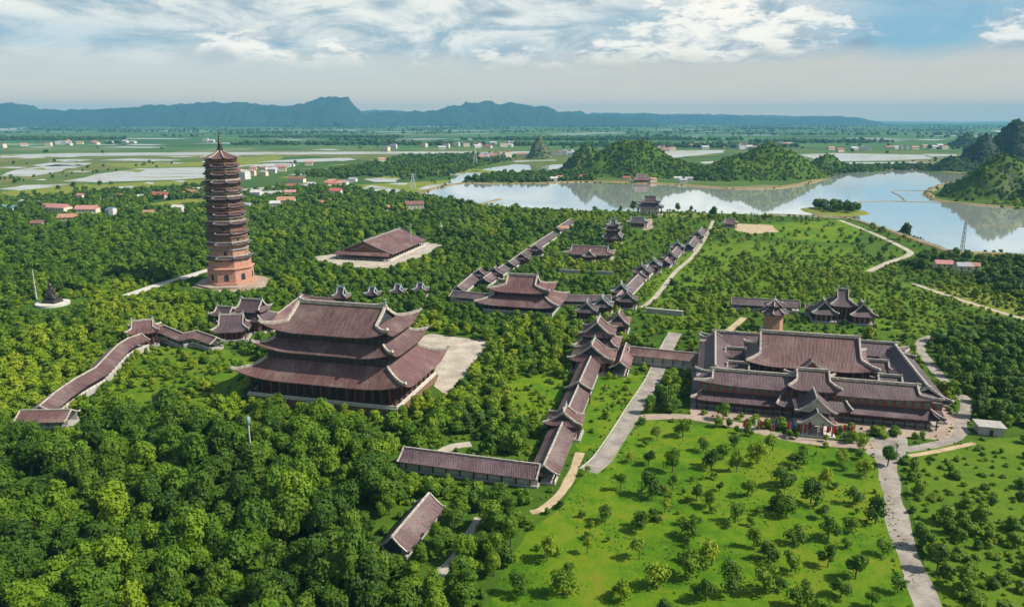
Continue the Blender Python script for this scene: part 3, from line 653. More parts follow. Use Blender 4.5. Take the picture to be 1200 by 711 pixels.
mountains([(-160, 125), (-60, 120), (0, 119), (32, 120), (44, 127), (70, 128), (100, 126.5), (150, 124), (190, 121), (230, 120), (260, 118), (300, 119), (330, 122), (360, 119), (378, 112.5), (395, 111), (410, 113), (419, 124), (432, 134), (470, 137)], 11000, 1100, 11.0)
mountains([(415, 134), (440, 129.5), (470, 128), (505, 127), (535, 122), (560, 117.5), (585, 117), (612, 118.5), (640, 124), (662, 129.5), (690, 133), (720, 134.5), (760, 137)], 11600, 1100, 23.0)
mountains([(640, 136.5), (662, 131), (680, 128), (690, 133), (712, 131), (735, 133), (760, 131), (790, 134), (815, 132), (840, 135), (860, 133), (880, 136.5), (930, 136), (955, 134.5), (985, 134.5), (1010, 137)], 13500, 1000, 37.0)

mountains([(380, 131), (440, 127.5), (480, 129), (540, 127), (640, 128.5), (700, 130.5), (780, 131.5), (860, 133), (940, 134), (1000, 136)], 17500, 1200, 71.0)
# ------------------------------------------------------------------ buildings
def frame(a, b): return (*gw(a, b), 0.0)
# ---- the great hall
hx0, hy0 = -70, 299.5
hall = thing('temple_hall', 'largest temple hall, three tiers of sweeping red-brown tiled roofs on a stone platform', 'temple hall', (hx0, hy0, 0), TH)
platform(hall, 32.5, 22, 3.6, BRICKD, True, PALE)
q = MB(); q.box(0, 0, 3.1, 65.5, 44.5, .45); q.build('platform_edge', PALE, hall)
walls(hall, 28, 17.8, 3.6, 14); panels(hall, 28, 17.8, 3.7, 6.2, 15, 9, 2.5)
columns(hall, ring(31, 20.6, 13, 8), .55, 3.6, 11.4)
skirt_roof(hall, 36.5, 23.5, 10.8, 26.2, 15.6, 17.6, 3.3, rw=.8)
walls(hall, 26.2, 15.6, 13.6, 22.5, DARKW, 'upper_wall'); panels(hall, 26.2, 15.6, 18.2, 2.6, 17, 10, 2.0, 'window', TEAL)
skirt_roof(hall, 29.6, 18.6, 21.4, 23.6, 12.8, 25.4, 3.0, rw=.8)
walls(hall, 23.6, 12.8, 22, 29.6, DARKW, 'upper_wall'); panels(hall, 23.6, 12.8, 26, 2.4, 15, 8, 2.0, 'window', TEAL)
hip_gable_roof(hall, 27, 16.6, 29, 19.5, 37.2, .42, 3.2, rw=.9, fin=1.2)
st = MB()
for i in range(12): st.box(0, -22 - (12 - i) * .42 + .2, -1, 12, .44, 1 + .3 * (i + 1))
st.build('staircase', STONE, hall)
foot(hx0, hy0, TH, 33, 22.5, 5.0)

# ---- middle hall
mx, my = at(613, 352, 6)[:2]; mx, my = 6.5, 439.0
mid = thing('temple_hall', 'two-tiered temple hall with upswept red-brown roofs standing in line with galleries on both sides', 'temple hall', (mx, my, 0), TH)
platform(mid, 21, 14.5, 1.6)
walls(mid, 18, 11.5, 1.6, 9); panels(mid, 18, 11.5, 1.7, 4, 11, 7, 1.9); columns(mid, ring(20, 13.4, 8, 5), .4, 1.6, 6.4)
skirt_roof(mid, 24.5, 17.5, 5.6, 15.2, 9.2, 10.5, 1.9, rw=.75)
walls(mid, 15.2, 9.2, 8.6, 13.6, DARKW, 'upper_wall'); panels(mid, 15.2, 9.2, 11, 1.6, 10, 6, 1.6, 'window', TEAL)
hip_gable_roof(mid, 18.2, 11.8, 12.6, 9, 20.5, .5, 2.0, rw=.85, fin=.9)
foot(mx, my, TH, 21, 15, 4)

# ---- upper hall with long gabled roof
uw = Vector((-111, 640)); ulen = 37.0
up_ = thing('assembly_hall', 'broad low hall with one big plain roof and decorated gable front on a pale forecourt', 'hall', (uw.x, uw.y, 0), TH)
platform(up_, 24, ulen + 3, .8, PALE, False)
walls(up_, 20, ulen - 3, .8, 6.5); panels(up_, 20, ulen - 3, .9, 3.6, 11, 15, 1.9, 'door', DARKW); columns(up_, ring(22.4, ulen - 1, 8, 14), .4, .8, 5.6)
rf = MB()
for s in (-1, 1):
    rf.slab(lambda u, v, s=s: (s * 25 * (1 - v), ((u * 2 - 1) * -s if True else 0) * (ulen + 1 - (7 * max(0, .0))) * -1, 5 + 9.5 * prof(v, .2)) if s > 0 else (s * 25 * (1 - v), (u * 2 - 1) * -(ulen + 1), 5 + 9.5 * prof(v, .2)), 10, 6, .35, flip=(s > 0))
rfo = rf.build('roof', TILE, up_)
k = MB(); k.tube([(0, -ulen - 1.2, 14.5), (0, ulen + 1.2, 14.5)], .9, .9); k.build('ridge_cap', RIDGEG, rfo)
for e in (-1, 1):
    for s in (-1, 1):
        k = MB(); k.tube([(s * 25 * (1 - t), e * (ulen + .8), 5.1 + 9.5 * prof(t, .2)) for t in (1, .75, .5, .25, 0)], .7, .6); k.build('rake_ridge', RIDGEG, rfo)
gb = MB(); pl = [(-20, 6.4), (-10, 9.4), (0, 13.8), (10, 9.4), (20, 6.4)]
for e in (-1, 1):
    n = len(pl); y0 = e * (ulen - 2.2); gb = MB()
    gb.add([(x, y0, z) for x, z in pl] + [(x, y0 + e * .5, z) for x, z in pl], [tuple(range(n)), tuple(range(n, 2 * n))] + [(i, (i + 1) % n, n + (i + 1) % n, n + i) for i in range(n)])
    gb.build('gable', WOOD, up_)
    k = MB(); k.tube([(x, y0 + e * .9, 7.2 + 4 * math.exp(-(x / 4.0) ** 2)) for x in (-12, -9, -6, -4, -2, 0, 2, 4, 6, 9, 12)], .5, .8); k.build('gable_ornament', RIDGEG, up_)
skirt = MB(); skirt.slab(lambda u, v: ((u * 2 - 1) * (25 - 2 * v), -ulen - 7 + 6 * v, 4.2 + 2.2 * v), 12, 3, .3); so = skirt.build('porch_roof', TILE, up_)
columns(up_, [(-22 + 44 * i / 8, -ulen - 5.5) for i in range(9)], .35, 0, 4.4)
foot(uw.x, uw.y, TH, 25, ulen + 8, 2.0, 2)

# ---- covered galleries
def gallery(name, label, cat, pts, hw, ze, zr, m=None, rm=None, group=None, col_step=4.5, wall_side=0, rails=True, rakes=True, zv=3.2, base=.8, caps=(1, 1)):
    """roofed walkway along a line of (x, y, dz) points"""
    m = m or TILEG; rm = rm or RIDGE
    o3 = Vector(pts[0][:2]); P = [Vector((p[0] - o3.x, p[1] - o3.y)) for p in pts]; dz = [p[2] if len(p) > 2 else 0.0 for p in pts]; n = len(P)
    t = thing(name, label, cat, (o3.x, o3.y, 0), 0, group)
    S = []
    for i in range(n):
        d0 = (P[i] - P[i - 1]).normalized() if i else None; d1 = (P[i + 1] - P[i]).normalized() if i < n - 1 else None
        d = ((d0 or d1) + (d1 or d0)).normalized(); s = Vector((d.y, -d.x)); k = 1 / max(.6, s.dot(Vector(((d1 or d0).y, -(d1 or d0).x)))); S.append(s * k)
    sec = [(-1, 0), (-.8, .12), (-.4, .5), (0, 1), (.4, .5), (.8, .12), (1, 0)]
    b = MB(); vs = []; q = len(sec)
    for i in range(n):
        for o_, h in sec: vs.append((*(P[i] + S[i] * hw * o_), ze + dz[i] + (zr - ze) * h))
        for o_, h in sec: vs.append((*(P[i] + S[i] * hw * o_), ze + dz[i] + (zr - ze) * h - .3))
    fs = []
    for i in range(n - 1):
        a, c = i * 2 * q, (i + 1) * 2 * q
        for j in range(q - 1): fs += [(a + j, c + j, c + j + 1, a + j + 1)[::-1], (a + q + j, c + q + j, c + q + j + 1, a + q + j + 1)]
        fs += [(a, c, c + q, a + q), (a + q - 1, a + 2 * q - 1, c + 2 * q - 1, c + q - 1)]
    for e in (0, n - 1):
        a = e * 2 * q; fs += [(a + j, a + j + 1, a + q + j + 1, a + q + j) for j in range(q - 1)]
    b.add(vs, fs); r = b.build('roof', m, t)
    k = MB(); k.tube([(*P[i], zr + dz[i] + .08) for i in range(n)], .5, .4); k.build('ridge_cap', rm, r)
    for e in (0, n - 1):
        if not caps[0 if e == 0 else 1]: continue
        for s in (-1, 1):
            k = MB(); k.tube([(*(P[e] + S[e] * hw * s * o_), ze + dz[e] + (zr - ze) * h + .08) for o_, h in ((0, 1), (.4, .5), (.8, .12), (1, 0), (1.08, .12))], .38, .35); k.build('rake_ridge', rm, r)
        g_ = MB(); sgn = 1 if e == 0 else -1; dd = ((P[1] - P[0]) if e == 0 else (P[-2] - P[-1])).normalized() * .5
        g_.add([(*(P[e] + dd * w_ + S[e] * hw * o_ * .8), ze + dz[e] + (zr - ze) * h - .35) for w_ in (1, 1.4) for o_, h in ((-.8, .12), (-.4, .5), (0, 1), (.4, .5), (.8, .12))], [(0, 1, 2, 3, 4), (9, 8, 7, 6, 5)] + [(i, (i + 1) % 5, 5 + (i + 1) % 5, 5 + i) for i in range(5)]); g_.build('gable', TEAL, t)
    fl = MB(); cm = column_mesh(.22, ze + .25 - base); bs = []
    for i in range(n - 1):
        d = P[i + 1] - P[i]; L = d.length; an = math.atan2(d.y, d.x); c_ = (P[i] + P[i + 1]) / 2; zz = (dz[i] + dz[i + 1]) / 2
        fl.box(c_.x, c_.y, -1 - .01 * i, L + .3, hw * 1.55, 1 + base + min(dz[i], dz[i + 1]) - .003 * i, an)
        for s in (-1, 1):
            if rails:
                sv = Vector((d.y, -d.x)).normalized() * hw * .74 * s
                rl = MB(); rl.tube([(*(P[i] + sv), base + dz[i]), (*(P[i + 1] + sv), base + dz[i + 1])], .25, .7); rl.build('balustrade', PALE, t)
            if wall_side == s or wall_side == 2:
                sv = Vector((d.y, -d.x)).normalized() * hw * .6 * s
                wl = MB(); wl.box(c_.x + sv.x, c_.y + sv.y, base + min(dz[i], dz[i + 1]) + .003, L, .25, ze - base + .7, an); wl.build('wall', WOOD if wall_side == s else PLASTER, t)
        nc = max(1, int(L / col_step))
        for j in range(nc):
            for s in (-1, 1):
                u = (j + .5) / nc; pp = P[i] + d * u + Vector((d.y, -d.x)).normalized() * hw * .72 * s
                bs.append((pp.x, pp.y, dz[i] + (dz[i + 1] - dz[i]) * u))
        foot(o3.x + c_.x, o3.y + c_.y, an, L / 2, hw, zv, 1.0)
    fl.build('floor', STONE, t)
    if len(bs) > 96: bs = bs[::2][:96]
    for x, y, z in bs:
        o = link('column', cm, t); o.location = (x, y, base + z - .05)
    return t
def pv(px, py, z, dz=0): p = at(px, py, z); return (p.x, p.y, dz)
CR = [at(*p, 5.4).to_2d() for p in ((637, 549), (695, 419))]
cd = (CR[1] - CR[0]).normalized()
def along(t, off=0): p = CR[0] + cd * t + Vector((cd.y, -cd.x)) * off; return p
cth = math.atan2(cd.y, cd.x)
cl = (CR[1] - CR[0]).length
gallery('covered_gallery', 'straight covered gallery running uphill from the long low gallery to the paired gate pavilions', 'gallery', [(*along(0), 0), (*along(36), .3), (*along(37), 1.0), (*along(70), 1.0), (*along(71), 1.7), (*along(cl - 4), 1.9)], 4.8, 3.6, 6.4, TILE, wall_side=-1, caps=(1, 0))
LO = [at(473, 526.5, 5.6).to_2d(), at(633, 547, 5.6).to_2d()]
gallery('covered_gallery', 'long low gallery with weathered grey-brown roof crossing the foot of the uphill gallery', 'gallery', [(*LO[0], 0), (*LO[1], 0)], 5.0, 3.6, 6.3, TILEG, wall_side=2, rails=False, zv=2.6)
SM = [at(459, 632, 5.8).to_2d(), at(503, 580, 5.8).to_2d()]
gallery('gabled_house', 'small gabled house with faded tiled roof half hidden among trees at the bottom', 'house', [(*SM[0], 0), (*SM[1], 0)], 4.6, 2.6, 6.4, TILE, wall_side=2, rails=False, zv=2.4)
# two cross gables stepping over the uphill gallery
def pavilion(name, label, x, y, rz, hx, hy, ze, zr, rx, up=1.2, m=None, rm=None, base=1.0, tiers=1, group=None, fin=.7, cat='pavilion', tg=.5, zv=None, brickbase=0.0, wallm=None):
    t = thing(name, label, cat, (x, y, 0), rz, group); m = m or TILEG; rm = rm or RIDGEG
    bs = base + brickbase
    p_ = MB(); p_.box(0, 0, -1, 2 * hx * .95, 2 * hy * .95, 1 + bs); p_.build('platform', BRICK if brickbase else STONE, t)
    z = ze
    if tiers > 1:
        columns(t, ring(hx * .84, hy * .84, 4, 3), .28, bs, ze + .5); walls(t, hx * .66, hy * .66, bs, ze + 2, wallm)
        panels(t, hx * .66, hy * .66, bs + .1, min(3.2, ze - bs - .4), 5, 4, 1.2)
        skirt_roof(t, hx, hy, ze, hx * .62, hy * .62, ze + (zr - ze) * .32, up, m, rm, .5)
        z2 = ze + (zr - ze) * .46; walls(t, hx * .6, hy * .6, ze + 1, z2 + .8, DARKW, 'upper_wall'); panels(t, hx * .6, hy * .6, ze + (zr - ze) * .33, (zr - ze) * .11, 5, 4, 1.1, 'window', TEAL)
        if tiers > 2:
            skirt_roof(t, hx * .84, hy * .84, z2, hx * .5, hy * .5, z2 + (zr - ze) * .16, up, m, rm, .5); z3 = z2 + (zr - ze) * .24
            walls(t, hx * .5, hy * .5, z2, z3 + .6, DARKW, 'upper_wall'); hip_gable_roof(t, hx * .66, hy * .66, z3, rx * .7, zr, tg, up, m, rm, .5, fin=fin)
        else: hip_gable_roof(t, hx * .78, hy * .78, z2, rx, zr, tg, up, m, rm, .55, fin=fin)
    else:
        columns(t, ring(hx * .8, hy * .8, 4, 3), .28, bs, ze + .6); walls(t, hx * .62, hy * .62, bs, ze + 1, wallm)
        panels(t, hx * .62, hy * .62, bs + .1, ze - bs - .3, 4, 3, 1.2)
        hip_gable_roof(t, hx, hy, ze, rx, zr, tg, up, m, rm, .5, fin=fin)
    foot(x, y, rz, hx, hy, zv if zv is not None else ze - .3, .5)
    return t
g1 = along(38.5); pavilion('gate_pavilion', 'small gabled gate pavilion sitting across the lower part of the uphill gallery', g1.x, g1.y, cth, 5.2, 6.8, 5.8, 10.0, 3.6, .9, TILE, RIDGE, zv=4)
g2 = along(72)
def cross_gable(p, label):
    t = thing('gallery_crest', label, 'gable ridge', (p.x, p.y, 0), cth)
    r = MB()
    for s in (-1, 1): r.slab(lambda u, v, s=s: ((u * 2 - 1) * 1.0 * s, s * 5.6 * (1 - v), 5.9 + 3.2 * prof(v, .3)), 4, 4, .25)
    ro = r.build('roof', TILE, t)
    for s in (-1, 1):
        k = MB(); k.tube([(-1.0, s * 5.8 * (1 - q), 6.0 + 3.2 * prof(q, .3)) for q in (1, .7, .4, .1, 0)], .5, .5); k.build('rake_ridge', RIDGE, ro)
    columns(t, [(0, -4.6), (0, 4.6)], .25, 0, 6)
cross_gable(g2, 'low raised gable step breaking the roof of the uphill gallery')
# the paired gate pavilions at the head of the gallery
e1 = along(cl - 1); e2 = along(cl + 16)
pavilion('gate_pavilion', 'nearer of two paired gate pavilions, gable facing down the uphill gallery', e1.x, e1.y, cth, 8, 10.2, 6.0, 13.0, 6.2, 1.6, TILE, RIDGE, tg=.52, zv=4.5)
pavilion('gate_pavilion', 'farther and taller of two paired gate pavilions, two tiers of roof', e2.x, e2.y, cth, 9, 10.5, 7.0, 19.0, 6, 1.6, TILE, RIDGE, tiers=2, tg=.5, zv=5)
p = at(725, 378, 5).to_2d(); pavilion('side_pavilion', 'small square side pavilion with pale ridges beside the taller gate pavilion', p.x, p.y, cth, 7, 6, 5, 10.5, 5, .9, TILE, RIDGE)
q1 = along(cl - 8, 13); q2 = along(cl + 22, 13)
gallery('covered_gallery', 'short gallery alongside the paired gate pavilions', 'gallery', [(*q1, 0), (*q2, 0)], 4.6, 3.8, 6.8, TILE)
s1 = at(738, 409, 5.8).to_2d(); s2 = at(832, 418.5, 5.8).to_2d()
gallery('covered_gallery', 'bridge-like covered gallery linking the gate pavilions with the big courtyard complex', 'gallery', [(*s1, 0), (*s2, 0)], 4.8, 4.4, 6.9, TILE, wall_side=2, zv=2)
# galleries either side of the middle hall
mA = Vector(gw(wg(mx, my)[0] - 48, wg(mx, my)[1] + 6)); mB_ = Vector(gw(wg(mx, my)[0] - 20, wg(mx, my)[1] + 4)); mC = Vector(gw(wg(mx, my)[0] + 20, wg(mx, my)[1] + 6)); mD = Vector(gw(wg(mx, my)[0] + 52, wg(mx, my)[1] + 8))
A_ = at(530, 341, 6).to_2d(); B_ = at(583, 346, 6).to_2d(); C_ = at(650, 346, 6).to_2d(); D_ = at(716, 347, 6).to_2d()
gallery('covered_gallery', 'short gallery with greyed roof left of the two-tiered hall', 'gallery', [(*A_, 0), (*B_, 0)], 5, 3.6, 6.2, TILEG, zv=2)
gallery('covered_gallery', 'short gallery with greyed roof right of the two-tiered hall', 'gallery', [(*C_, 0), (*D_, 0)], 5, 3.6, 6.2, TILEG, zv=2)
# far stepped galleries running to the lake
FAR_L = [((536, 338), (560, 318)), ((566, 328), (590, 312)), ((596, 309), (618, 293)), ((620, 291), (648, 273)), ((652, 268), (668, 258))]
for i, (p_, q_) in enumerate(FAR_L):
    gallery('covered_gallery', ['lowest stretch of the far left gallery, joining the greyed gallery of the two-tiered hall', 'short pale stretch of the far left gallery beside the two-tiered hall', 'middle stretch of the far left gallery climbing through trees', 'upper stretch of the far left gallery, broken by little roofs', 'last visible stretch of the far left gallery near the lake'][i], 'gallery', [pv(*p_, 5), pv(*q_, 5)], 5.0, 3.4, 6.2, TILEG, RIDGE, 'stepped galleries towards the lake', 8, zv=3.2)
for i, (px, py) in enumerate([(562, 319), (580, 317), (612, 300), (628, 290)]):
    p = at(px, py, 7).to_2d(); pavilion('gallery_pavilion', ['little pavilion at the top of the lowest stretch of the far left gallery', 'little pavilion over the short pale stretch of the far left gallery', 'dark little pavilion on the middle stretch of the far left gallery', 'little pavilion between the middle and upper far left gallery'][i], p.x, p.y, cth, 5, 6, 5.0, 9, 3.2, .9, TILEG, RIDGEG, group='pavilions over the far galleries', fin=.5, zv=3.6)
FAR_R = [((722, 350), (748, 324)), ((750, 322), (768, 305)), ((779, 307), (797, 287)), ((807, 288), (823, 268))]
for i, (p_, q_) in enumerate(FAR_R):
    gallery('covered_gallery', ['nearest stretch of the far right gallery, starting behind the gate pavilions', 'second stretch of the far right gallery, under a dark double pavilion', 'third stretch of the far right gallery, with two dark little roofs', 'last stretch of the far right gallery near the lakeside road'][i], 'gallery', [pv(*p_, 5), pv(*q_, 5)], 5.2, 3.4, 6.4, TILEG, RIDGE, 'stepped galleries towards the lake', 8, zv=3.2)
for i, (px, py) in enumerate([(688, 358), (706, 352), (735, 346), (728, 336), (752, 314), (766, 307), (785, 298), (794, 286), (817, 274)]):
    p = at(px, py, 8).to_2d()
    pavilion('gallery_pavilion', ['dark pavilion with white finials at the corner behind the gate pavilions', 'small dark pavilion between the cornered roofs and the far right gallery', 'pale-ridged pavilion at the foot of the far right gallery', 'small dark roof on the nearest stretch of the far right gallery', 'dark pavilion midway up the far right gallery', 'pavilion at the bend of the far right gallery', 'lower dark little roof on the third stretch of the far right gallery', 'upper dark little roof on the third stretch of the far right gallery', 'smallest pavilion, on the last stretch of the far right gallery'][i],
             p.x, p.y, cth, 5.2, 6.2, 5.0, 9.8, 3.3, 1.0, TILEG, [RIDGEG, FIN][i % 2], group='pavilions over the far galleries', fin=.8, zv=3.6)

# ---- left winding gallery
LW = [(46, 477, 0), (66, 460, .2), (88, 445, 1.6), (112, 432, 1.4), (138, 405, 1.0), (150, 397.5, 2.0), (166, 392, 2.2)]
gallery('covered_gallery', 'winding covered gallery stepping up through trees at the far left', 'gallery', [pv(x, y, 6 + d, d) for x, y, d in LW], 5.0, 3.8, 6.4, TILE, RIDGE, zv=2.0)
LW2 = [(176, 384, 1.5), (192, 382, 1.8), (214, 391, .6), (230, 388, 1.2), (254, 396, .2)]
gallery('covered_gallery', 'wavy covered gallery between the left gate pavilion and the cluster of grey gate roofs', 'gallery', [pv(x, y, 6 + d, d) for x, y, d in LW2], 4.2, 3.8, 6.2, TILE, RIDGE, zv=2.0)
LW3 = [(312, 377, 0), (330, 365, .8), (355, 346, 1.0), (368, 349, .3), (396, 351, .2)]
gallery('covered_gallery', 'covered gallery climbing behind the great hall towards the belfry', 'gallery', [pv(x, y, 6 + d, d) for x, y, d in LW3], 5, 3.8, 6.4, TILE, RIDGE, zv=2.0)
p = at(168, 386, 8).to_2d(); pavilion('gate_pavilion', 'dark-roofed gate pavilion astride the winding gallery at the left', p.x, p.y, R_(20), 7.5, 6.5, 7.6, 12.5, 5, 1.3, TILE, RIDGE, zv=3)
a0 = at(24, 484, 5).to_2d(); a1 = at(84, 483, 5).to_2d()
gallery('gallery_lodge', 'low reddish lodge roof at the bottom end of the winding gallery', 'lodge', [(*a0, 0), (*a1, 0)], 5.4, 3.4, 6.0, TILE, RIDGE, wall_side=2, zv=2.0)
p = at(272, 379, 8).to_2d(); pavilion('gate_pavilion', 'lower grey gate pavilion of the cluster left of the great hall', p.x, p.y, R_(10), 9, 8, 5.5, 12.5, 6, 1.5, TILEG, RIDGE, zv=3)
p = at(296, 366, 10).to_2d(); pavilion('gate_pavilion', 'upper two-tiered gate pavilion of the cluster left of the great hall', p.x, p.y, TH, 10, 8, 7, 17, 6.5, 1.6, TILEG, RIDGE, tiers=2, zv=3)
p = at(264, 368, 5).to_2d(); pavilion('side_pavilion', 'small grey roof beside the two-tiered gate pavilion left of the great hall', p.x, p.y, TH, 7, 5, 5, 9, 5, 1, TILEG, RIDGE, zv=3)
p = at(401, 366, 0).to_2d(); bz = zof(p.x, p.y, 337)
pavilion('belfry', 'small pale belfry with curled roof rising behind the ridge of the great hall', p.x, p.y, TH, 4.2, 3.6, bz * .62, bz, 2.2, 1.4, TILE, FIN, base=.6, cat='belfry', brickbase=bz * .3, zv=2)
for i, (px, py) in enumerate([(437, 352), (467, 349), (493, 347)]):
    p = at(px, py).to_2d(); pavilion('garden_pavilion', ['leftmost of three small dark garden pavilions in the trees behind the great hall', 'middle of three small dark garden pavilions in the trees behind the great hall', 'rightmost of three small dark garden pavilions in the trees behind the great hall'][i], p.x, p.y, TH, 4.4, 3.8, 4.0, 8.2, 2.0, 1.1, TILEG, FIN, group='small garden pavilions', fin=.5, zv=4.6)

# ---- courtyard complex on the right (grid coordinates a, b)
def range_(name, label, a0, b0, half, hy, z_base, z_eave, z_ridge, rx, ridge_along_v=False, cat='wing', up=1.3, tg=.45, m=None, wins=9, skirt=None, zv=3):
    x, y = gw(a0, b0); rz = TH + (math.pi / 2 if ridge_along_v else 0)
    t = thing(name, label, cat, (x, y, 0), rz)
    pf = MB(); pf.box(0, 0, -1, 2 * half + 1.5, 2 * hy - 1.0, 1 + z_base); pf.build('platform', STONE, t)
    walls(t, half - 2.2, hy - 2.2, z_base, z_eave + 0.25, WOOD)
    panels(t, half - 2.2, hy - 2.2, z_eave - 2.6, 1.9, wins, max(2, int(hy / 2)), 1.7, 'window', GLASSB)
    hip_gable_roof(t, half, hy, z_eave, rx, z_ridge, tg, up, m or TILEG, RIDGE, .65, fin=.5)
    foot(x, y, rz, half, hy, zv)
    return t
# front range: two storeys with a lower skirt roof, raised centre and porch
fx, fy = gw(43, 299)
fr = range_('monastery_front_range', 'long two-storey front range of the courtyard complex with a raised centre and projecting porch', 43, 299, 44, 7.2, .8, 9.4, 13.2, 37.5, wins=26, zv=3, up=1.5)
columns(fr, [(-43 + 86 * i / 24, -9.6) for i in range(25)], .25, 0, 4.2)
for sgn, x0, x1 in ((-1, -45.5, -13.2), (1, 13.2, 45.5)):
    lr = MB(); lr.slab(lambda u, v, x0=x0, x1=x1: (x0 + (x1 - x0) * u, -11 + 6.1 * v, 4 + 2.1 * prof(v) + (lift((x0 + (x1 - x0) * u) / 45.5, .9, 1 - v, 8))), 16, 3, .3); lro = lr.build('lower_roof', TILEG, fr)
    k = MB(); k.tube([(sgn * (41.5 + 4 * t), -5 - 6 * t, 6.2 - 2.1 * (1 - prof(1 - t)) + .9 * t ** 3) for t in (0, .3, .6, .9, 1.05)], .5, .5); k.build('hip_ridge', RIDGE, lro)
    lr = MB(); lr.slab(lambda u, v, s=sgn: (s * (45.5 - 4 * v), -11 + 18 * u if s > 0 else 7 - 18 * u, 4 + 2.1 * prof(v)), 6, 3, .3); lr.build('side_roof', TILEG, fr)
hip_gable_roof(fr, 9.4, 8.8, 10.8, 6, 16.2, .55, 1.4, TILE, RIDGE, .65, name='centre_roof', fin=.5)
skc = MB(); walls(fr, 8, 7, 5, 11.6, WOOD, 'centre_wall'); panels(fr, 8, 7, 6.8, 3, 5, 2, 1.9, 'window', GLASS)
cs = MB(); cs.slab(lambda u, v: ((u * 2 - 1) * (13.5 - 1.8 * v), -12.2 + 5 * v, 4.7 + 2.6 * prof(v) + lift(u * 2 - 1, 1.0, 1 - v, 5)), 18, 4, .3); cso = cs.build('centre_lower_roof', TILEG, fr)
for s in (-1, 1):
    k = MB(); k.tube([(s * (13.5 - 1.8 * t), -12.2 + 5 * t, 4.8 + 2.6 * prof(t) + 1.0 * (1 - t)) for t in (1, .7, .4, .1, -.05)], .55, .55); k.build('rake_ridge', RIDGE, cso)
    for sy in (0,):
        gd = MB(); 
# gable dormer above the raised centre
gd = MB(); gd.add([(-5, 3.8, 13), (5, 3.8, 13), (0, 3.8, 18.4), (-5, 8.6, 13), (5, 8.6, 13), (0, 8.6, 18.4)], [(0, 1, 2), (5, 4, 3), (0, 3, 4, 1)]); gd.build('dormer', WOOD, fr)
for s in (-1, 1):
    gs = MB(); gs.slab(lambda u, v, s=s: (s * 6.2 * (1 - v), 3.2 + 6 * (u if s > 0 else 1 - u), 12.6 + 6.2 * prof(v, .2)), 3, 4, .25); gso = gs.build('dormer_roof', TILE, fr)
    k = MB(); k.tube([(s * 6.4 * (1 - t), 3.2, 12.7 + 6.2 * prof(t, .2)) for t in (1, .7, .4, .1, 0)], .55, .6); k.build('rake_ridge', RIDGE, gso)
# porch with stacked gables
def porch_gable(y0, y1, hw, ze, zr, x0=-.6):
    r = MB()
    for s in (-1, 1): r.slab(lambda u, v, s=s: (x0 + s * hw * (1 - v), y0 + (y1 - y0) * (u if s > 0 else 1 - u), ze + (zr - ze) * prof(v, .4) + .7 * max(0, (.3 - v) / .3) ** 2), 4, 6, .25)
    ro = r.build('porch_roof', TILEG, fr)
    for s in (-1, 1):
        k = MB(); k.tube([(x0 + s * hw * (1 - t), y0, ze + .1 + (zr - ze) * prof(t, .4) + .7 * max(0, (.3 - t) / .3) ** 2) for t in (1, .8, .6, .4, .2, .1, 0, -.06)], .6, .6); k.build('rake_ridge', RIDGE, ro)
    k = MB(); k.tube([(x0, y0, zr + .1), (x0, y1, zr + .1)], .55, .6); k.build('ridge_cap', RIDGEG, ro)
    gb = MB(); gb.add([(x0 - hw * .72, y0 + .7, ze + .4), (x0 + hw * .72, y0 + .7, ze + .4), (x0, y0 + .7, zr - .5), (x0 - hw * .72, y0 + 1, ze + .4), (x0 + hw * .72, y0 + 1, ze + .4), (x0, y0 + 1, zr - .5)], [(0, 1, 2), (5, 4, 3), (0, 3, 4, 1), (1, 4, 5, 2), (2, 5, 3, 0)]); gb.build('gable', PLASTER, ro)
porch_gable(-27.5, -18, 6.8, 4.0, 8.8); porch_gable(-22, -9, 7.2, 6.6, 12.2)
columns(fr, [(-.6 + x, y) for x in (-5.4, -2, 2, 5.4) for y in (-26.6, -22, -17)], .32, 0, 5.2, WOOD)
pb = MB(); pb.box(-.6, -20, -1, 13, 16, 1.6); pb.build('porch_floor', PALE, fr)
foot(*gw(42.4, 279), TH, 7, 9, 1.5)
foot(*gw(43, 289), TH, 46, 3, 2.4)
hallr = thing('monastery_hall', 'great hall under the widest roof, inside the courtyard complex', 'hall', (*gw(45, 333), 0), TH)
platform(hallr, 23, 12.5, 1.5); walls(hallr, 20.5, 9.8, 1.5, 11.6, WOOD); panels(hallr, 20.5, 9.8, 4.5, 4.6, 13, 6, 2.0, 'door', DARKW); columns(hallr, ring(22.4, 11.6, 10, 5), .4, 1.5, 11)
hip_gable_roof(hallr, 25.5, 14.2, 10.2, 20, 21.0, .42, 1.9, TILE, RIDGE, .8, fin=.8); foot(*gw(45, 333), TH, 24, 13, 3)
range_('monastery_wing', 'left wing of the courtyard complex, its ridge running back from the front range', 6.5, 332, 30, 7.2, .8, 8.0, 12.2, 26, True, wins=14)
range_('monastery_wing', 'right wing of the courtyard complex, its ridge running back towards the trees', 85, 330, 33, 7.2, .8, 7.6, 11.8, 28, True, wins=14)
range_('monastery_wing', 'rear range of the courtyard complex, glimpsed behind the widest roof', 46, 360, 46, 7, .8, 7.8, 12.2, 40, False, wins=20)
for i, (a, bb, sg) in enumerate(((16, 320, 1), (15.5, 341, 1), (75, 318, -1), (74, 338, -1))):
    range_('monastery_link', ['front link roof between the left wing and the widest roof', 'rear link roof between the left wing and the widest roof', 'front link roof between the widest roof and the right wing', 'rear link roof between the widest roof and the right wing'][i], a, bb, 6.5, 5, .8, 6.6, 10.2, 4.5, False, 'link building', .8, wins=4)
p = gw(104, 292); sh = thing('garden_shed', 'pale flat-roofed shed beside the right end of the courtyard complex', 'shed', (*p, 0), TH)
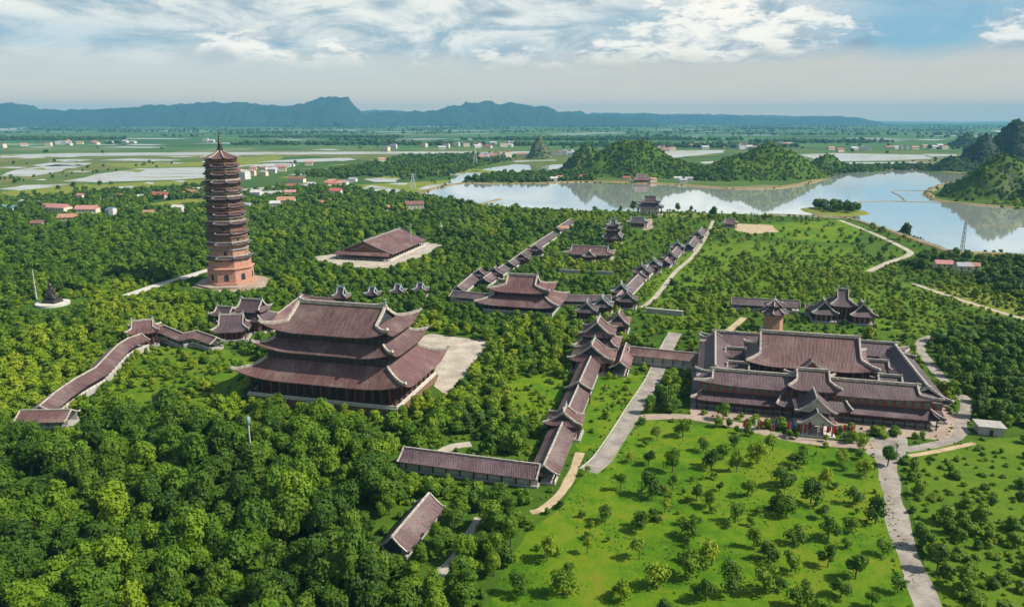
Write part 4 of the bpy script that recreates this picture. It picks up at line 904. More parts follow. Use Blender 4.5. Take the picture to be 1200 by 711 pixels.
sb_ = MB(); sb_.box(0, 0, 0, 8, 6, 3.2); sb_.build('wall', STONE, sh); sb_ = MB(); sb_.box(0, 0, 3.2, 9.4, 7.4, .3); sb_.build('roof', STONE, sh); sb_ = MB(); sb_.box(0, -3.05, 0, 1.2, .1, 2.1); sb_.build('door', DARKW, sh)
foot(*p, TH, 5, 4, 1)
area('courtyard', [gw(-2, 281), gw(90, 280), gw(98, 290), gw(98, 366), gw(-4, 366)], .012, PINKPAVE, .8, 8, False, world=True)
# behind the complex
ox, oy = 142, 394; oz = zof(ox, oy, 349.5)
oct_ = thing('octagonal_pavilion', 'octagonal pavilion with two ring roofs on a tall orange brick base', 'pavilion', (ox, oy, 0), 0)
def oct_skirt(par, r0, z0, r1, z1, up, m, rm, name='roof', n=8, cap=False, rw=.35, hips=True):
    b = MB(); ph = math.pi / n
    for i in range(n):
        a0, a1 = 2 * math.pi * i / n + ph, 2 * math.pi * (i + 1) / n + ph
        def fn(u, v, a0=a0, a1=a1):
            r = r0 + (r1 - r0) * v; p0 = Vector((math.cos(a0) * r, math.sin(a0) * r)); p1 = Vector((math.cos(a1) * r, math.sin(a1) * r)); p_ = p0 + (p1 - p0) * u
            return (p_.x, p_.y, z0 + (z1 - z0) * prof(v, .4) + lift(u * 2 - 1, up, (1 - v) ** 1.5, 2))
        b.slab(fn, 6, 4, .25)
    r_o = b.build(name, m, par)
    if hips:
        for i in range(n):
            a0 = 2 * math.pi * i / n + ph; k = MB()
            k.tube([(math.cos(a0) * (r0 + (r1 - r0) * t), math.sin(a0) * (r0 + (r1 - r0) * t), z0 + (z1 - z0) * prof(t, .4) + up * (1 - t) ** 1.5 + .05) for t in (1, .7, .4, .2, 0, -.08)], rw, rw); k.build('hip_ridge', rm, r_o)
    return r_o
q = MB(); q.lathe([(5.2, -1), (5.0, oz * .5)], 8, ph=math.pi / 8); q.build('base', BRICK, oct_)
q = MB(); q.lathe([(4, oz * .5), (3.9, oz * .8)], 8, ph=math.pi / 8); q.build('wall', DARKW, oct_)
oct_skirt(oct_, 8, oz * .56, 3.4, oz * .74, .8, TILEG, RIDGE); oct_skirt(oct_, 5.4, oz * .79, .4, oz * .96, .7, TILEG, RIDGE)
q = MB(); q.lathe([(.6, oz * .94), (.8, oz * .98), (.3, oz), (.5, oz * 1.03), (.1, oz * 1.08)], 8); q.build('finial', FIN, oct_)
foot(ox, oy, 0, 6, 6, 4)
cxp = at(985, 366, 4).to_2d()
pavilion('cross_roof_pavilion', 'pavilion with stacked pointed roofs behind the courtyard complex, taller centre', cxp.x, cxp.y, TH, 7, 7, 9, 17.5, 3, 1, TILEG, RIDGE, wallm=BRICK, zv=5)
for i, s in enumerate((-1, 1)):
    p = Vector(gw(wg(*cxp)[0] + s * 10, wg(*cxp)[1] - 5)); pavilion('side_pavilion', ['left pointed-roof wing below the stacked pavilion', 'right pointed-roof wing below the stacked pavilion'][i], p.x, p.y, TH + math.pi / 2, 7.5, 7, 5, 11.5, 4.5, 1, TILEG, RIDGE, wallm=BRICK, zv=3)
gallery('covered_gallery', 'dark low gallery behind the courtyard complex, passing the octagonal pavilion', 'gallery', [pv(857, 350, 6), pv(937, 354, 6)], 5.5, 3.8, 6.6, TILEG, RIDGEG, zv=2.5)
gallery('covered_gallery', 'short dark gallery between the octagonal and the stacked pavilion', 'gallery', [pv(944, 357, 6), pv(968, 359, 6)], 5, 3.8, 6.2, TILEG, RIDGEG, zv=2.5)
# other temple buildings in the middle distance
p = at(691, 303).to_2d(); pavilion('garden_hall', 'low wide hall with red-brown roof in the trees above the two-tiered hall', p.x, p.y, TH, 20, 9, 4.6, 10.0, 15, 1.4, TILE, RIDGE, cat='hall', fin=.6, zv=3)
p = at(691, 306).to_2d(); pavilion('porch_pavilion', 'small gabled porch in front of the low wide garden hall', p.x, p.y, TH + math.pi / 2, 6, 5, 4.2, 8.4, 4, .8, TILE, RIDGE, fin=.4, zv=3)
p = at(718, 286).to_2d(); pavilion('bell_tower', 'dark three-tiered bell tower with pale finial among the trees', p.x, p.y, TH, 8.5, 8.5, 6, 22, 3.5, 1.6, TILEG, FIN, tiers=3, cat='bell tower', fin=1.0, zv=5)
p = at(747, 266).to_2d(); pavilion('gate_hall', 'small dark hall with a pinkish court on the way to the lake', p.x, p.y, TH, 11, 7, 5, 10, 7, 1.2, TILEG, FIN, cat='hall', fin=.6, zv=2.5)
p = at(761, 252).to_2d(); pavilion('lake_gate', 'two-tiered gate hall at the edge of the lake', p.x, p.y, TH, 16, 8, 9, 22, 7, 1.6, TILEG, FIN, tiers=2, cat='gate', fin=.8, zv=5, wallm=PALE)
area('courtyard', [(752, 258), (764, 256), (766, 268), (754, 270)], .02, PINKPAVE, .5, 6, True)
p = at(855, 266).to_2d(); pavilion('small_house', 'red-brown roofed house beside the lakeside road', p.x, p.y, TH, 8, 6, 4, 8.5, 5, .8, TILE, RIDGE, cat='house', fin=0, wallm=PLASTER, zv=2)
p = at(752, 214.5).to_2d(); pavilion('lakeside_temple', 'small orange temple at the foot of the wooded hill across the lake', p.x, p.y, 0, 16, 9, 6, 15, 10, 1, TILE, RIDGE, cat='temple', fin=0, wallm=BRICK, zv=1)
# long pale footbridge / wall
p0, p1 = at(757, 366).to_2d(), at(800, 370).to_2d(); L = (p1 - p0).length; m_ = (p0 + p1) / 2; an = math.atan2((p1 - p0).y, (p1 - p0).x)
lw = thing('garden_wall', 'long pale coped wall among the trees between the galleries', 'wall', (m_.x, m_.y, 0), an)
q = MB(); q.box(0, 0, 0, L, 1.6, 2.6); q.build('wall', STONE, lw); q = MB(); q.box(0, 0, 2.6, L + .4, 2.4, .35); q.build('coping', STONE, lw); foot(m_.x, m_.y, an, L / 2, 1.5, .8)
p0, p1 = at(655, 319).to_2d(), at(718, 322).to_2d(); L = (p1 - p0).length; m_ = (p0 + p1) / 2; an = math.atan2((p1 - p0).y, (p1 - p0).x)
lw = thing('garden_wall', 'low grey wall below the dark hedge in front of the low wide garden hall', 'wall', (m_.x, m_.y, 0), an)
q = MB(); q.box(0, 0, 0, L, .8, 2.2); q.build('wall', STONE, lw); q = MB(); q.box(0, 0, 2.2, L + .4, 1.2, .25); q.build('coping', STONE, lw); foot(m_.x, m_.y, an, L / 2, 1, .5)

# ---- pagoda tower
tx, ty = at(272, 331).to_2d(); th_ = zof(tx, ty, 152)
tw = thing('pagoda_tower', 'tall brick pagoda tower of thirteen tiers with a dark spire', 'pagoda', (tx, ty, 0), R_(8))
def pl_(r, z0, z1, m, name, par=None, n=8):
    q = MB(); q.lathe([(r, z0), (r, z1)], n, ph=math.pi / n); return q.build(name, m, par or tw)
pt_ = MB(); pt_.lathe([(24, -1), (24, 1.2)], 8, ph=math.pi / 8); pt_.build('terrace', PINKPAVE, tw)
q = MB()
for i in range(12): q.box(16 + i * .0, -21 - i * .55, -1, 9, .56, 1 + 1.2 - i * .1, 0)
q.build('staircase', PINKPAVE, tw)
pl_(17.5, 1.2, 2.6, BRICK, 'plinth'); base_w = pl_(15.4, 2.6, 12, BRICK, 'base_wall')
def windows(par, r, z, w_, h_, faces, m=GLASS):
    for i in faces:
        a = 2 * math.pi * (i + 1) / 8 if False else 2 * math.pi * i / 8 + math.pi / 4
        ap = r * math.cos(math.pi / 8)
        q = MB(); n = 7; prf = [(-w_ / 2, 0), (w_ / 2, 0)] + [(w_ / 2 * math.cos(math.pi * k / n), h_ * .65 + h_ * .35 * math.sin(math.pi * k / n)) for k in range(n + 1)]
        m_n = len(prf); q.add([(ap + .12, x, z + zz) for x, zz in prf] + [(ap - .3, x, z + zz) for x, zz in prf], [tuple(range(m_n)), tuple(range(m_n, 2 * m_n))[::-1]] + [(i2, (i2 + 1) % m_n, m_n + (i2 + 1) % m_n, m_n + i2) for i2 in range(m_n)])
        o = q.build('window', m, par); o.rotation_euler = (0, 0, a)
windows(base_w, 15.4, 4, 3, 4.5, range(8))
q = MB(); q.lathe([(16.2, 11.4), (16.6, 12.2), (15.2, 12.6)], 8, ph=math.pi / 8); q.build('cornice', BRICK, tw)
t2 = pl_(14.2, 12.4, 17.6, BRICK, 'tier_wall')
q = MB(); q.lathe([(14.8, 17.2), (15.2, 18), (13.6, 18.4)], 8, ph=math.pi / 8); q.build('cornice', BRICKD, tw)
zs = [zof(tx, ty, y) for y in (300, 284, 271.5, 260, 250, 241, 231.5, 222.5, 213, 203.5, 194, 185.5)]
rs = [13.0 - 3.3 * (i / 11) for i in range(12)]
zprev = 18
for i, (z, r) in enumerate(zip(zs, rs)):
    wl = pl_(r, zprev - .2, z + .8, BRICK if i < 2 else BRICKD, 'tier_wall')
    windows(wl, r, zprev + (z - zprev) * .14, 1.9, (z - zprev) * .34, [k for k in range(8) if (k + i) % 2 == 0 or i < 1])
    big_ = i in (0, 1, 3, 6, 8)
    last = i == 11
    if not last:
        oct_skirt(tw, r + (2.7 if big_ else 2.0), z - .3, r - .8, z + 1.5, .7, TILEG, RIDGEG, 'eave_roof', rw=.45)
        if True:
            q = MB(); q.lathe([(r + .9, z + 1.2), (r + 1.0, z + 2.2), (r + .8, z + 2.2), (r + .6, z + 1.25)], 8, ph=math.pi / 8); q.build('balcony', RIDGE if big_ else BRICKD, tw)
    zm = (zprev + z) / 2 + .3
    if i > 0: q = MB(); q.lathe([(r + .05, zm - .5), (r + 1.0, zm), (r + 1.05, zm + .35), (r + .05, zm + .9)], 8, ph=math.pi / 8); q.build('cornice', [TILEG, RIDGEG, BRICKD][i % 3], tw)
    for j in range(8):
        a = 2 * math.pi * j / 8 + math.pi / 8; q = MB(); q.box(math.cos(a) * (r - .05), math.sin(a) * (r - .05), zprev, .55, .55, z - zprev, a); q.build('pilaster', BRICK if i < 2 else BRICKD, wl)
    zprev = z + 1.2
rt = rs[-1]; z = zs[-1]
ztop = zof(tx, ty, 176)
oct_skirt(tw, rt + 2.2, z, 1.2, ztop, .9, TILE, RIDGE, 'top_roof', rw=.5)
q = MB(); k = (th_ - ztop) / 10
q.lathe([(1.9, ztop - 1), (2.3, ztop + .6 * k), (1.3, ztop + 1.2 * k), (1.7, ztop + 1.8 * k), (1.0, ztop + 2.3 * k), (1.5, ztop + 2.9 * k), (.9, ztop + 3.5 * k), (1.25, ztop + 4.1 * k), (.7, ztop + 4.8 * k), (.95, ztop + 5.4 * k), (.5, ztop + 6.2 * k), (.65, ztop + 6.8 * k), (.3, ztop + 7.8 * k), (.35, ztop + 8.4 * k), (.06, th_)], 10); q.build('spire', BRONZE, tw)
foot(tx, ty, 0, 22, 20, 1.0)

# ---- statue on the hill, masts, lamp, pylons
def remesh_body(name, parts, m, par, vox=.35):
    b = MB()
    for (x, y, z, rx, ry, rz_) in parts:
        n = 10; b.lathe([(max(.01, math.sin(math.pi * i / n)), -math.cos(math.pi * i / n)) for i in range(n + 1)], 14)
        k = 14 * (n + 1); b.v[-k:] = [(x + vx * rx, y + vy * ry, z + vz * rz_) for vx, vy, vz in b.v[-k:]]
    o = b.build(name, m, par, True); md = o.modifiers.new('remesh', 'REMESH'); md.mode = 'VOXEL'; md.voxel_size = vox; md.use_smooth_shade = True
    return o
sp_ = at(62, 357).to_2d(); sz = zof(sp_.x, sp_.y, 331) / 13.0
stt = thing('buddha_statue', 'dark bronze seated statue on a pale terrace in the trees at left', 'statue', (sp_.x, sp_.y, 0), R_(-10))
q = MB(); q.lathe([(9.5, -1), (9.5, 1.5), (9, 1.6)], 24); q.build('terrace', PALE, stt); q = MB(); q.box(0, 0, 1.6, 9, 8, 2.2, taper=.85); q.build('pedestal', BRONZE, stt)
s_ = sz
remesh_body('figure', [(0, 0, 3.8 + 1.2 * s_, 3.4 * s_, 2.8 * s_, 1.4 * s_), (-2.2 * s_, -1.2 * s_, 3.8 + .9 * s_, 2.0 * s_, 1.6 * s_, 1 * s_), (2.2 * s_, -1.2 * s_, 3.8 + .9 * s_, 2.0 * s_, 1.6 * s_, 1 * s_), (0, -.3 * s_, 3.8 + 3.2 * s_, 2.2 * s_, 2.0 * s_, 2.4 * s_), (0, 0, 3.8 + 5 * s_, 2.3 * s_, 1.5 * s_, 1.5 * s_), (-2.2 * s_, -.4 * s_, 3.8 + 3.9 * s_, .85 * s_, .9 * s_, 1.8 * s_), (2.2 * s_, -.4 * s_, 3.8 + 3.9 * s_, .85 * s_, .9 * s_, 1.8 * s_), (-1.5 * s_, -1.9 * s_, 3.8 + 2.4 * s_, 1.3 * s_, .9 * s_, .7 * s_), (1.5 * s_, -1.9 * s_, 3.8 + 2.4 * s_, 1.3 * s_, .9 * s_, .7 * s_), (0, 0, 3.8 + 6.4 * s_, .8 * s_, .8 * s_, .8 * s_), (0, -.1 * s_, 3.8 + 7.6 * s_, 1.2 * s_, 1.25 * s_, 1.4 * s_), (0, 0, 3.8 + 8.9 * s_, .6 * s_, .6 * s_, .5 * s_)], BRONZE, stt)
foot(sp_.x, sp_.y, 0, 12, 12, 1.0)
p = at(44, 356).to_2d(); z = zof(p.x, p.y, 316)
ms = thing('flag_mast', 'thin tall mast beside the bronze statue', 'mast', (p.x, p.y, 0)); q = MB(); q.rod((0, 0, 0), (0, 0, z), .45, .2, 8); q.build('pole', STEEL, ms); q = MB(); q.lathe([(1.2, 0), (1.2, .6)], 8); q.build('base', STONE, ms)
def lamp_mast(px, py, top, label):
    p = at(px, py).to_2d(); z = zof(p.x, p.y, top); t = thing('lamp_mast', label, 'lamp mast', (p.x, p.y, 0), TH)
    q = MB(); q.rod((0, 0, 0), (0, 0, z * .8), .3, .2, 8); q.build('pole', STEEL, t)
    q = MB(); n = 14; q.lathe([(max(.02, math.sin(math.pi * i / n)) * .75, z * .9 - math.cos(math.pi * i / n) * z * .10) for i in range(n + 1)], 12); q.build('lamp_head', LAMPG, t)
    foot(p.x, p.y, 0, 1, 1, z * .55, 0)
lamp_mast(295, 540, 487, 'pale green oval-headed lamp mast rising from the trees below the great hall')
lamp_mast(482, 292, 262, 'white lamp mast standing alone behind the broad low hall')
def white_statue(px, py, top, label):
    p = at(px, py).to_2d(); z = zof(p.x, p.y, top); t = thing('white_statue', label, 'statue', (p.x, p.y, 0)); q = MB(); q.box(0, 0, 0, 3.4, 3.4, z * .3, taper=.8); q.build('pedestal', PALE, t)
    k = z / 10; remesh_body('figure', [(0, 0, 4.4 * k, 1.1 * k, 1 * k, 1.8 * k), (0, 0, 6.6 * k, 1.15 * k, .8 * k, 1.5 * k), (0, 0, 8.1 * k, .4 * k, .4 * k, .6 * k), (0, 0, 9 * k, .6 * k, .65 * k, .8 * k), (-1.0 * k, -.3 * k, 6.3 * k, .4 * k, .5 * k, 1.2 * k), (1.0 * k, -.3 * k, 6.3 * k, .4 * k, .5 * k, 1.2 * k)], PALE, t, .3)
    foot(p.x, p.y, 0, 2, 2, z * .3, 0)
white_statue(517, 275, 261, 'small white standing statue in the trees right of the broad low hall')
def pylon(px, py, top, label, wd=6, group=None):
    p = at(px, py).to_2d(); z = zof(p.x, p.y, top); t = thing('power_pylon', label, 'pylon', (p.x, p.y, 0), R_(20), group)
    for sx in (-1, 1):
        for sy in (-1, 1):
            q = MB(); q.rod((sx * wd / 2, sy * wd / 2, 0), (sx * .5, sy * .5, z), .32, .22, 5); q.build('leg', STEEL, t)
    q = MB()
    for i in range(7):
        z0, z1 = z * i / 7, z * (i + 1) / 7; w0 = wd / 2 + (.5 - wd / 2) * i / 7; w1 = wd / 2 + (.5 - wd / 2) * (i + 1) / 7
        for s in (-1, 1): q.rod((-w0, s * w0, z0), (w1, s * w1, z1), .14, n=4); q.rod((s * w0, -w0, z0), (s * w1, w1, z1), .14, n=4)
    q.build('lattice', STEEL, t)
    for f in (.78, .88, .97):
        q = MB(); q.rod((-wd * .8, 0, z * f), (wd * .8, 0, z * f), .2, n=4); q.build('crossarm', STEEL, t)
pylon(1127, 296, 260, 'thin lattice pylon on the near shore of the right-hand lake arm', 2.4)
pylon(484, 222, 203, 'lattice pylon in the ponds left of the lake', 8); pylon(557, 193, 172, 'lattice pylon beside the pond behind the lake', 9)
# flags and parasols in front of the complex
FLC = {'red': (0.5, 0.03, 0.03), 'blue': (0.04, 0.08, 0.35), 'white': (0.7, 0.68, 0.65), 'orange': (0.6, 0.18, 0.03)}
FM = {k: simple('flag_' + k, v, .7, .12, .5) for k, v in FLC.items()}
pole_b = MB(); pole_b.rod((0, 0, 0), (0, 0, 6), .07, .05, 6); pole_me = bpy.data.meshes.new('pole'); pole_me.from_pydata(pole_b.v, [], pole_b.f); pole_me.materials.append(STEEL)
def flag_me(m):
    b = MB(); b.slab(lambda u, v: (.06 + u * .9, .18 * math.sin(u * 6), 5.7 - v * 2.5), 6, 3, .02); me = bpy.data.meshes.new('flag'); me.from_pydata(b.v, [], b.f); me.materials.append(m); return me
FME = {k: flag_me(m) for k, m in FM.items()}
seq = ['red', 'white', 'red', 'orange', 'blue', 'red', 'blue', 'orange', 'red', 'white', 'red', 'red', 'orange', 'red']
for i, cname in enumerate(seq):
    px = 872 + i * 9.4 + random.uniform(-3, 3); p = at(px, 509 + i * .6 + random.uniform(-3, 4)).to_2d()
    side = 'left of the porch' if px < 936 else ('right of the porch' if px > 978 else 'before the porch')
    t = thing('flagpole', f'pole with a hanging {cname} flag {side} of the courtyard complex', 'flag', (p.x, p.y, 0), TH + random.uniform(-.4, .4), 'flags along the forecourt')
    link('pole', pole_me, t); link('flag', FME[cname], t); foot(p.x, p.y, 0, .8, .8, 1.5, 0)

# ------------------------------------------------------------------ village houses
HC = {'red': (0.36, 0.11, 0.09), 'orange': (0.40, 0.21, 0.13), 'pink': (0.42, 0.2, 0.18), 'grey': (0.32, 0.32, 0.32), 'blue': (0.16, 0.25, 0.33), 'brown': (0.2, 0.1, 0.08), 'white': (0.48, 0.46, 0.44)}
HRM = {k: simple('house_roof_' + k, v, .8, .25, .4) for k, v in HC.items()}
HW = [simple('house_wall_' + k, v, .85, .12, .3) for k, v in (('cream', (.62, .55, .42)), ('white', (.58, .56, .53)), ('pink', (.6, .45, .38)))]
def gen_house(kind, L, W, hgt, flat=False):
    out = []
    b = MB(); b.box(0, 0, -.5, L, W, hgt + .5); out.append(('wall', b, 'w'))
    b = MB()
    if flat: b.box(0, 0, hgt, L + .6, W + .6, .4); b.box(L * .2, 0, hgt + .4, L * .3, W * .4, 2.2)
    else:
        for s in (-1, 1): b.slab(lambda u, v, s=s: ((u * 2 - 1) * (L / 2 + .6) * -s, s * (W / 2 + .7) * (1 - v), hgt - .3 + W * .3 * v), 2, 2, .25)
        b.add([(e * (L / 2 + .1), y, z) for e in (-1, 1) for y, z in ((-W / 2, hgt), (W / 2, hgt), (0, hgt + W * .28))], [(0, 1, 2), (5, 4, 3), (0, 3, 4, 1)])
    out.append(('roof', b, 'r'))
    meshes = {}
    for nm, mb, w_ in out:
        me = bpy.data.meshes.new(nm); me.from_pydata(mb.v, [], mb.f); meshes[nm] = me
    wb = MB(); wb.box(0, 0, 0, 1.3, .12, 1.4); me = bpy.data.meshes.new('window'); me.from_pydata(wb.v, [], wb.f); me.materials.append(GLASS); meshes['window'] = me
    meshes['dims'] = (L, W, hgt); return meshes
HCACHE = {}
def house(px, py, L, W, hgt, color, label, rz=None, group=None, flat=False, detail=True, wall=None, world=None):
    p = world or at(px, py).to_2d(); rz = random.uniform(-.5, .5) if rz is None else rz; wall = random.randrange(3) if wall is None else wall
    key = (L, W, hgt, color, flat, wall)
    if key not in HCACHE:
        ms_ = gen_house(color, L, W, hgt, flat); ms_['wall'].materials.append(HW[wall]); ms_['roof'].materials.append(HRM[color]); HCACHE[key] = ms_
    ms_ = HCACHE[key]; t = thing('village_house', label, 'house', (p.x, p.y, 0), rz, group)
    link('wall', ms_['wall'], t); link('roof', ms_['roof'], t)
    if detail:
        n = max(2, int(L / 4))
        for i in range(n):
            o = link('window', ms_['window'], t); o.location = (-L / 2 + L * (i + .5) / n, -W / 2 - .02, hgt * .4)
    foot(p.x, p.y, rz, L / 2, W / 2, 2.0, 1); return t
V = [(67, 248, 34, 14, 6, 'pink', 'longest pinkish-red roof of the two long sheds at far left'), (103, 250, 24, 14, 6, 'pink', 'second long pinkish-red shed, at the right end of the longest one'), (80, 259, 18, 12, 5, 'orange', 'orange-roofed shed below the two long pink sheds'),
     (189, 233, 28, 14, 6, 'red', 'long red-roofed house left of the pagoda tower'), (226, 231, 14, 12, 8, 'orange', 'cream house with orange roof just left of the pagoda tower'), (175, 253, 12, 8, 5, 'orange', 'small orange-roofed house in the trees below the olive field'), (209, 250, 12, 9, 8, 'white', 'white-roofed house at the right end of the olive field'),
     (10, 249, 22, 12, 6, 'blue', 'blue-roofed shed at the left edge'), (96, 236, 10, 8, 9, 'pink', 'narrow pink house between the long sheds and the ponds'), (45, 266, 12, 9, 5, 'brown', 'brown-roofed house in the trees below the blue shed'), (46, 241, 14, 8, 5, 'grey', 'grey-roofed house above the long pink sheds'), (24, 240, 12, 8, 5, 'white', 'pale house above the blue shed'),
     (301, 233, 14, 12, 10, 'white', 'tall white house right of the pagoda tower'), (318, 232, 30, 12, 7, 'grey', 'long grey-roofed building right of the pagoda tower'), (336, 242, 22, 14, 9, 'orange', 'big orange-roofed house right of the pagoda tower'), (340, 231, 16, 10, 8, 'pink', 'pink-roofed house above the big orange one'), (394, 232, 16, 12, 11, 'red', 'tall red-roofed house standing alone in the trees'),
     (374, 242, 16, 9, 6, 'orange', 'low orange-roofed house between the tall red and the big orange one'), (384, 239, 12, 9, 6, 'orange', 'smaller orange roof right beside the low orange house'), (455, 247, 12, 9, 5, 'orange', 'small pale orange roof deep in the woods'), (486, 246, 22, 12, 8, 'brown', 'brown-red roofed house at the edge of the wood by the lake'),
     (348, 214, 30, 12, 7, 'brown', 'long brown-roofed hall by a sandy yard beyond the tower'), (288, 210, 12, 14, 14, 'white', 'tall white block close behind the pagoda tower'), (296, 206, 12, 12, 10, 'pink', 'pinkish block behind the tall white one'), (331, 201, 16, 12, 9, 'red', 'red-roofed house in the village row beyond the tower'), (320, 203, 14, 10, 9, 'white', 'white house in the village row beyond the tower'),
     (310, 206, 12, 10, 8, 'grey', 'grey house in the village row beyond the tower'), (362, 194, 18, 10, 8, 'pink', 'pink house at the far end of the village row'), (447, 192, 18, 14, 12, 'orange', 'orange house in the dark wood above the ponds'), (1105, 314, 12, 8, 4.2, 'pink', 'pink-roofed house among dark trees by the right shore'), (1139, 316, 9, 7, 4, 'orange', 'cream house with orange roof behind the right shore'), (1128, 318, 10, 8, 5, 'grey', 'grey-roofed hut beside the cream house on the right shore'), (660, 272, 10, 8, 4.5, 'orange', 'orange-roofed hut in the trees left of the bell tower'), (323, 246, 12, 10, 9, 'white', 'white house under the big orange-roofed one'), (290, 246, 12, 9, 7, 'grey', 'grey-walled house just right of the pagoda tower')]
for px, py, L, W, hh, c_, lb in V: house(px, py, L, W, hh, c_, lb, wall=0 if c_ != 'white' else 1)
p = at(131, 254).to_2d(); z = zof(p.x, p.y, 243.5)
tk = thing('water_tank', 'blue and white water tank tower in the trees below the olive field', 'water tank', (p.x, p.y, 0)); q = MB(); q.box(0, 0, 0, 9, 9, z * .9); q.build('tower', HW[1], tk); q = MB(); q.box(0, 0, z * .9, 7, 7, z * .12); q.build('tank', HRM['blue'], tk); q = MB(); q.box(-2.2, -4.55, 1, 3, .12, z * .75); q.build('window', GLASSB, tk); foot(p.x, p.y, 0, 5, 5, 3)
# farther villages on the plain: strips of small houses
strips = [((250, 206), (345, 196), 22), ((560, 186), (720, 181), 26), ((120, 236), (245, 226), 10), ((330, 222), (420, 214), 10), ((0, 172), (250, 166), 16), ((760, 176), (930, 172), 18), ((420, 176), (620, 170), 20), ((940, 178), (1110, 174), 16), ((700, 212), (850, 214), 5), ((600, 212), (690, 210), 6)]
nm_s = ['village strip behind the pagoda tower', 'village strip behind the lone cone hill', 'hamlet left of the pagoda tower', 'hamlet among the ponds right of the tower', 'distant village at the far left', 'distant village behind the wooded hills', 'distant village in the middle of the plain', 'distant village behind the right lake arm', 'hamlet along the far shore of the lake', 'hamlet on the spit behind the lake']
for (a, b2, n), sn in zip(strips, nm_s):
    for i in range(n):
        u = random.random(); px = a[0] + (b2[0] - a[0]) * u; py = a[1] + (b2[1] - a[1]) * u + random.uniform(-2.2, 2.2)
        c_ = random.choice(['red', 'orange', 'grey', 'white', 'white', 'pink', 'grey']); far = py < 190
        tall = random.random() < .3 and not sn.startswith('hamlet')
        house(px, py, 14 if not far else 26, 9 if not far else 16, (9 if tall else 5) * (1 if not far else 1.6), c_, f'{"tall" if tall else "low"} {c_}-roofed house in the {sn}', group='houses of the ' + sn, flat=tall, detail=False, wall=1 if c_ in ('white', 'grey') else 0)

# ------------------------------------------------------------------ vegetation
def crown_mesh(seed, lobes, leaves, leaf, mat_, shape=1.0, low=False, spread=.55, core=.74):
    """unit crown (radius about 1, height about 1.6*shape, base at z=0): lobes of leaf sprays round dark inner cores"""
    rnd = random.Random(seed); vs = []; fs = []
    L = []
    for i in range(lobes):
        a = rnd.uniform(0, 2 * math.pi); h = rnd.random(); r = spread * (1 - .55 * h) * rnd.uniform(.5, 1.15)
        rad_ = rnd.uniform(.30, .48) * (1 if i else 1.25)
        L.append((r * math.cos(a), r * math.sin(a), (.38 + h * .95) * shape, rad_))
    L.append((0, 0, .7 * shape, .55))
    for (x, y, z, r) in L:                   # inner cores
        o = len(vs); n, k = 6, 4
        for j in range(k + 1):
            ph = math.pi * j / k
            for i in range(n):
                t = 2 * math.pi * i / n; q = core * r * rnd.uniform(.85, 1.1)
                vs.append((x + q * math.sin(ph) * math.cos(t), y + q * math.sin(ph) * math.sin(t), z + q * math.cos(ph) * .9))
        for j in range(k):
            for i in range(n): fs.append((o + j * n + i, o + (j + 1) * n + i, o + (j + 1) * n + (i + 1) % n, o + j * n + (i + 1) % n))
    for i in range(leaves):
        x, y, z, r = L[rnd.randrange(len(L))]
        d = Vector((rnd.gauss(0, 1), rnd.gauss(0, 1), rnd.gauss(.25, 1))).normalized()
        c_ = Vector((x, y, z)) + Vector((d.x, d.y, d.z * .9)) * r * rnd.uniform(.78, 1.14)
        if c_.z < .12: continue
        nr = (d + Vector((rnd.gauss(0, .36), rnd.gauss(0, .36), rnd.gauss(.2, .36)))).normalized()
        a = nr.orthogonal().normalized(); a = (Matrix.Rotation(rnd.uniform(0, 6.28), 3, nr) @ a); b_ = nr.cross(a); s = leaf * rnd.uniform(.6, 1.3)
        o = len(vs); e = rnd.uniform(.5, .8)
        vs += [tuple(c_ - a * s), tuple(c_ + b_ * s * e - nr * s * .22), tuple(c_ + a * s), tuple(c_ - b_ * s * e - nr * s * .22)]
        fs += [(o, o + 2, o + 1), (o, o + 3, o + 2)]
    me = bpy.data.meshes.new('crown'); me.from_pydata(vs, [], fs); me.materials.append(mat_); me.update(); return me
NEAR = [crown_mesh(100 + i, 9 + i % 4, 1500, .085, LEAF, 1.0 + .12 * (i % 3 - 1)) for i in range(6)]
NEARY = [crown_mesh(140 + i, 8 + i % 3, 1200, .09, LEAFY, .95 + .1 * (i % 3)) for i in range(4)]
NEARD = [crown_mesh(160 + i, 8 + i % 3, 1200, .09, LEAFD, .95 + .1 * (i % 3)) for i in range(4)]
MIDG = [crown_mesh(200 + i, 7, 420, .15, LEAF, .95 + .1 * (i % 3)) for i in range(5)]
MIDY = [crown_mesh(220 + i, 7, 420, .15, LEAFY, .9 + .1 * (i % 3)) for i in range(4)]
MIDD = [crown_mesh(240 + i, 7, 420, .15, LEAFD, .9 + .1 * (i % 3)) for i in range(4)]
BUSHG = [crown_mesh(260 + i, 6, 260, .17, LEAF, .6, spread=.6) for i in range(4)]
BUSHY = [crown_mesh(280 + i, 6, 260, .17, LEAFY, .6, spread=.6) for i in range(4)]
FARD = [crown_mesh(300 + i, 6, 90, .3, LEAFD, .85) for i in range(4)]
ORCH = [crown_mesh(400 + i, 7 + i % 3, 620, .11, (LEAF, LEAFY, LEAFD, LEAF)[i % 4], 1.05 + .15 * (i % 3), spread=.72, core=.45) for i in range(8)]
tb = MB(); tb.rod((0, 0, -.3), (.02, .01, .55), .085, .06, 7); tb.rod((.02, .01, .5), (.3, .1, 1.0), .05, .025, 5); tb.rod((.02, .01, .45), (-.25, .15, .95), .05, .025, 5); tb.rod((.02, .01, .55), (0, -.25, 1.0), .045, .02, 5)
TRUNK = bpy.data.meshes.new('trunk'); TRUNK.from_pydata(tb.v, [], tb.f); TRUNK.materials.append(BARK)

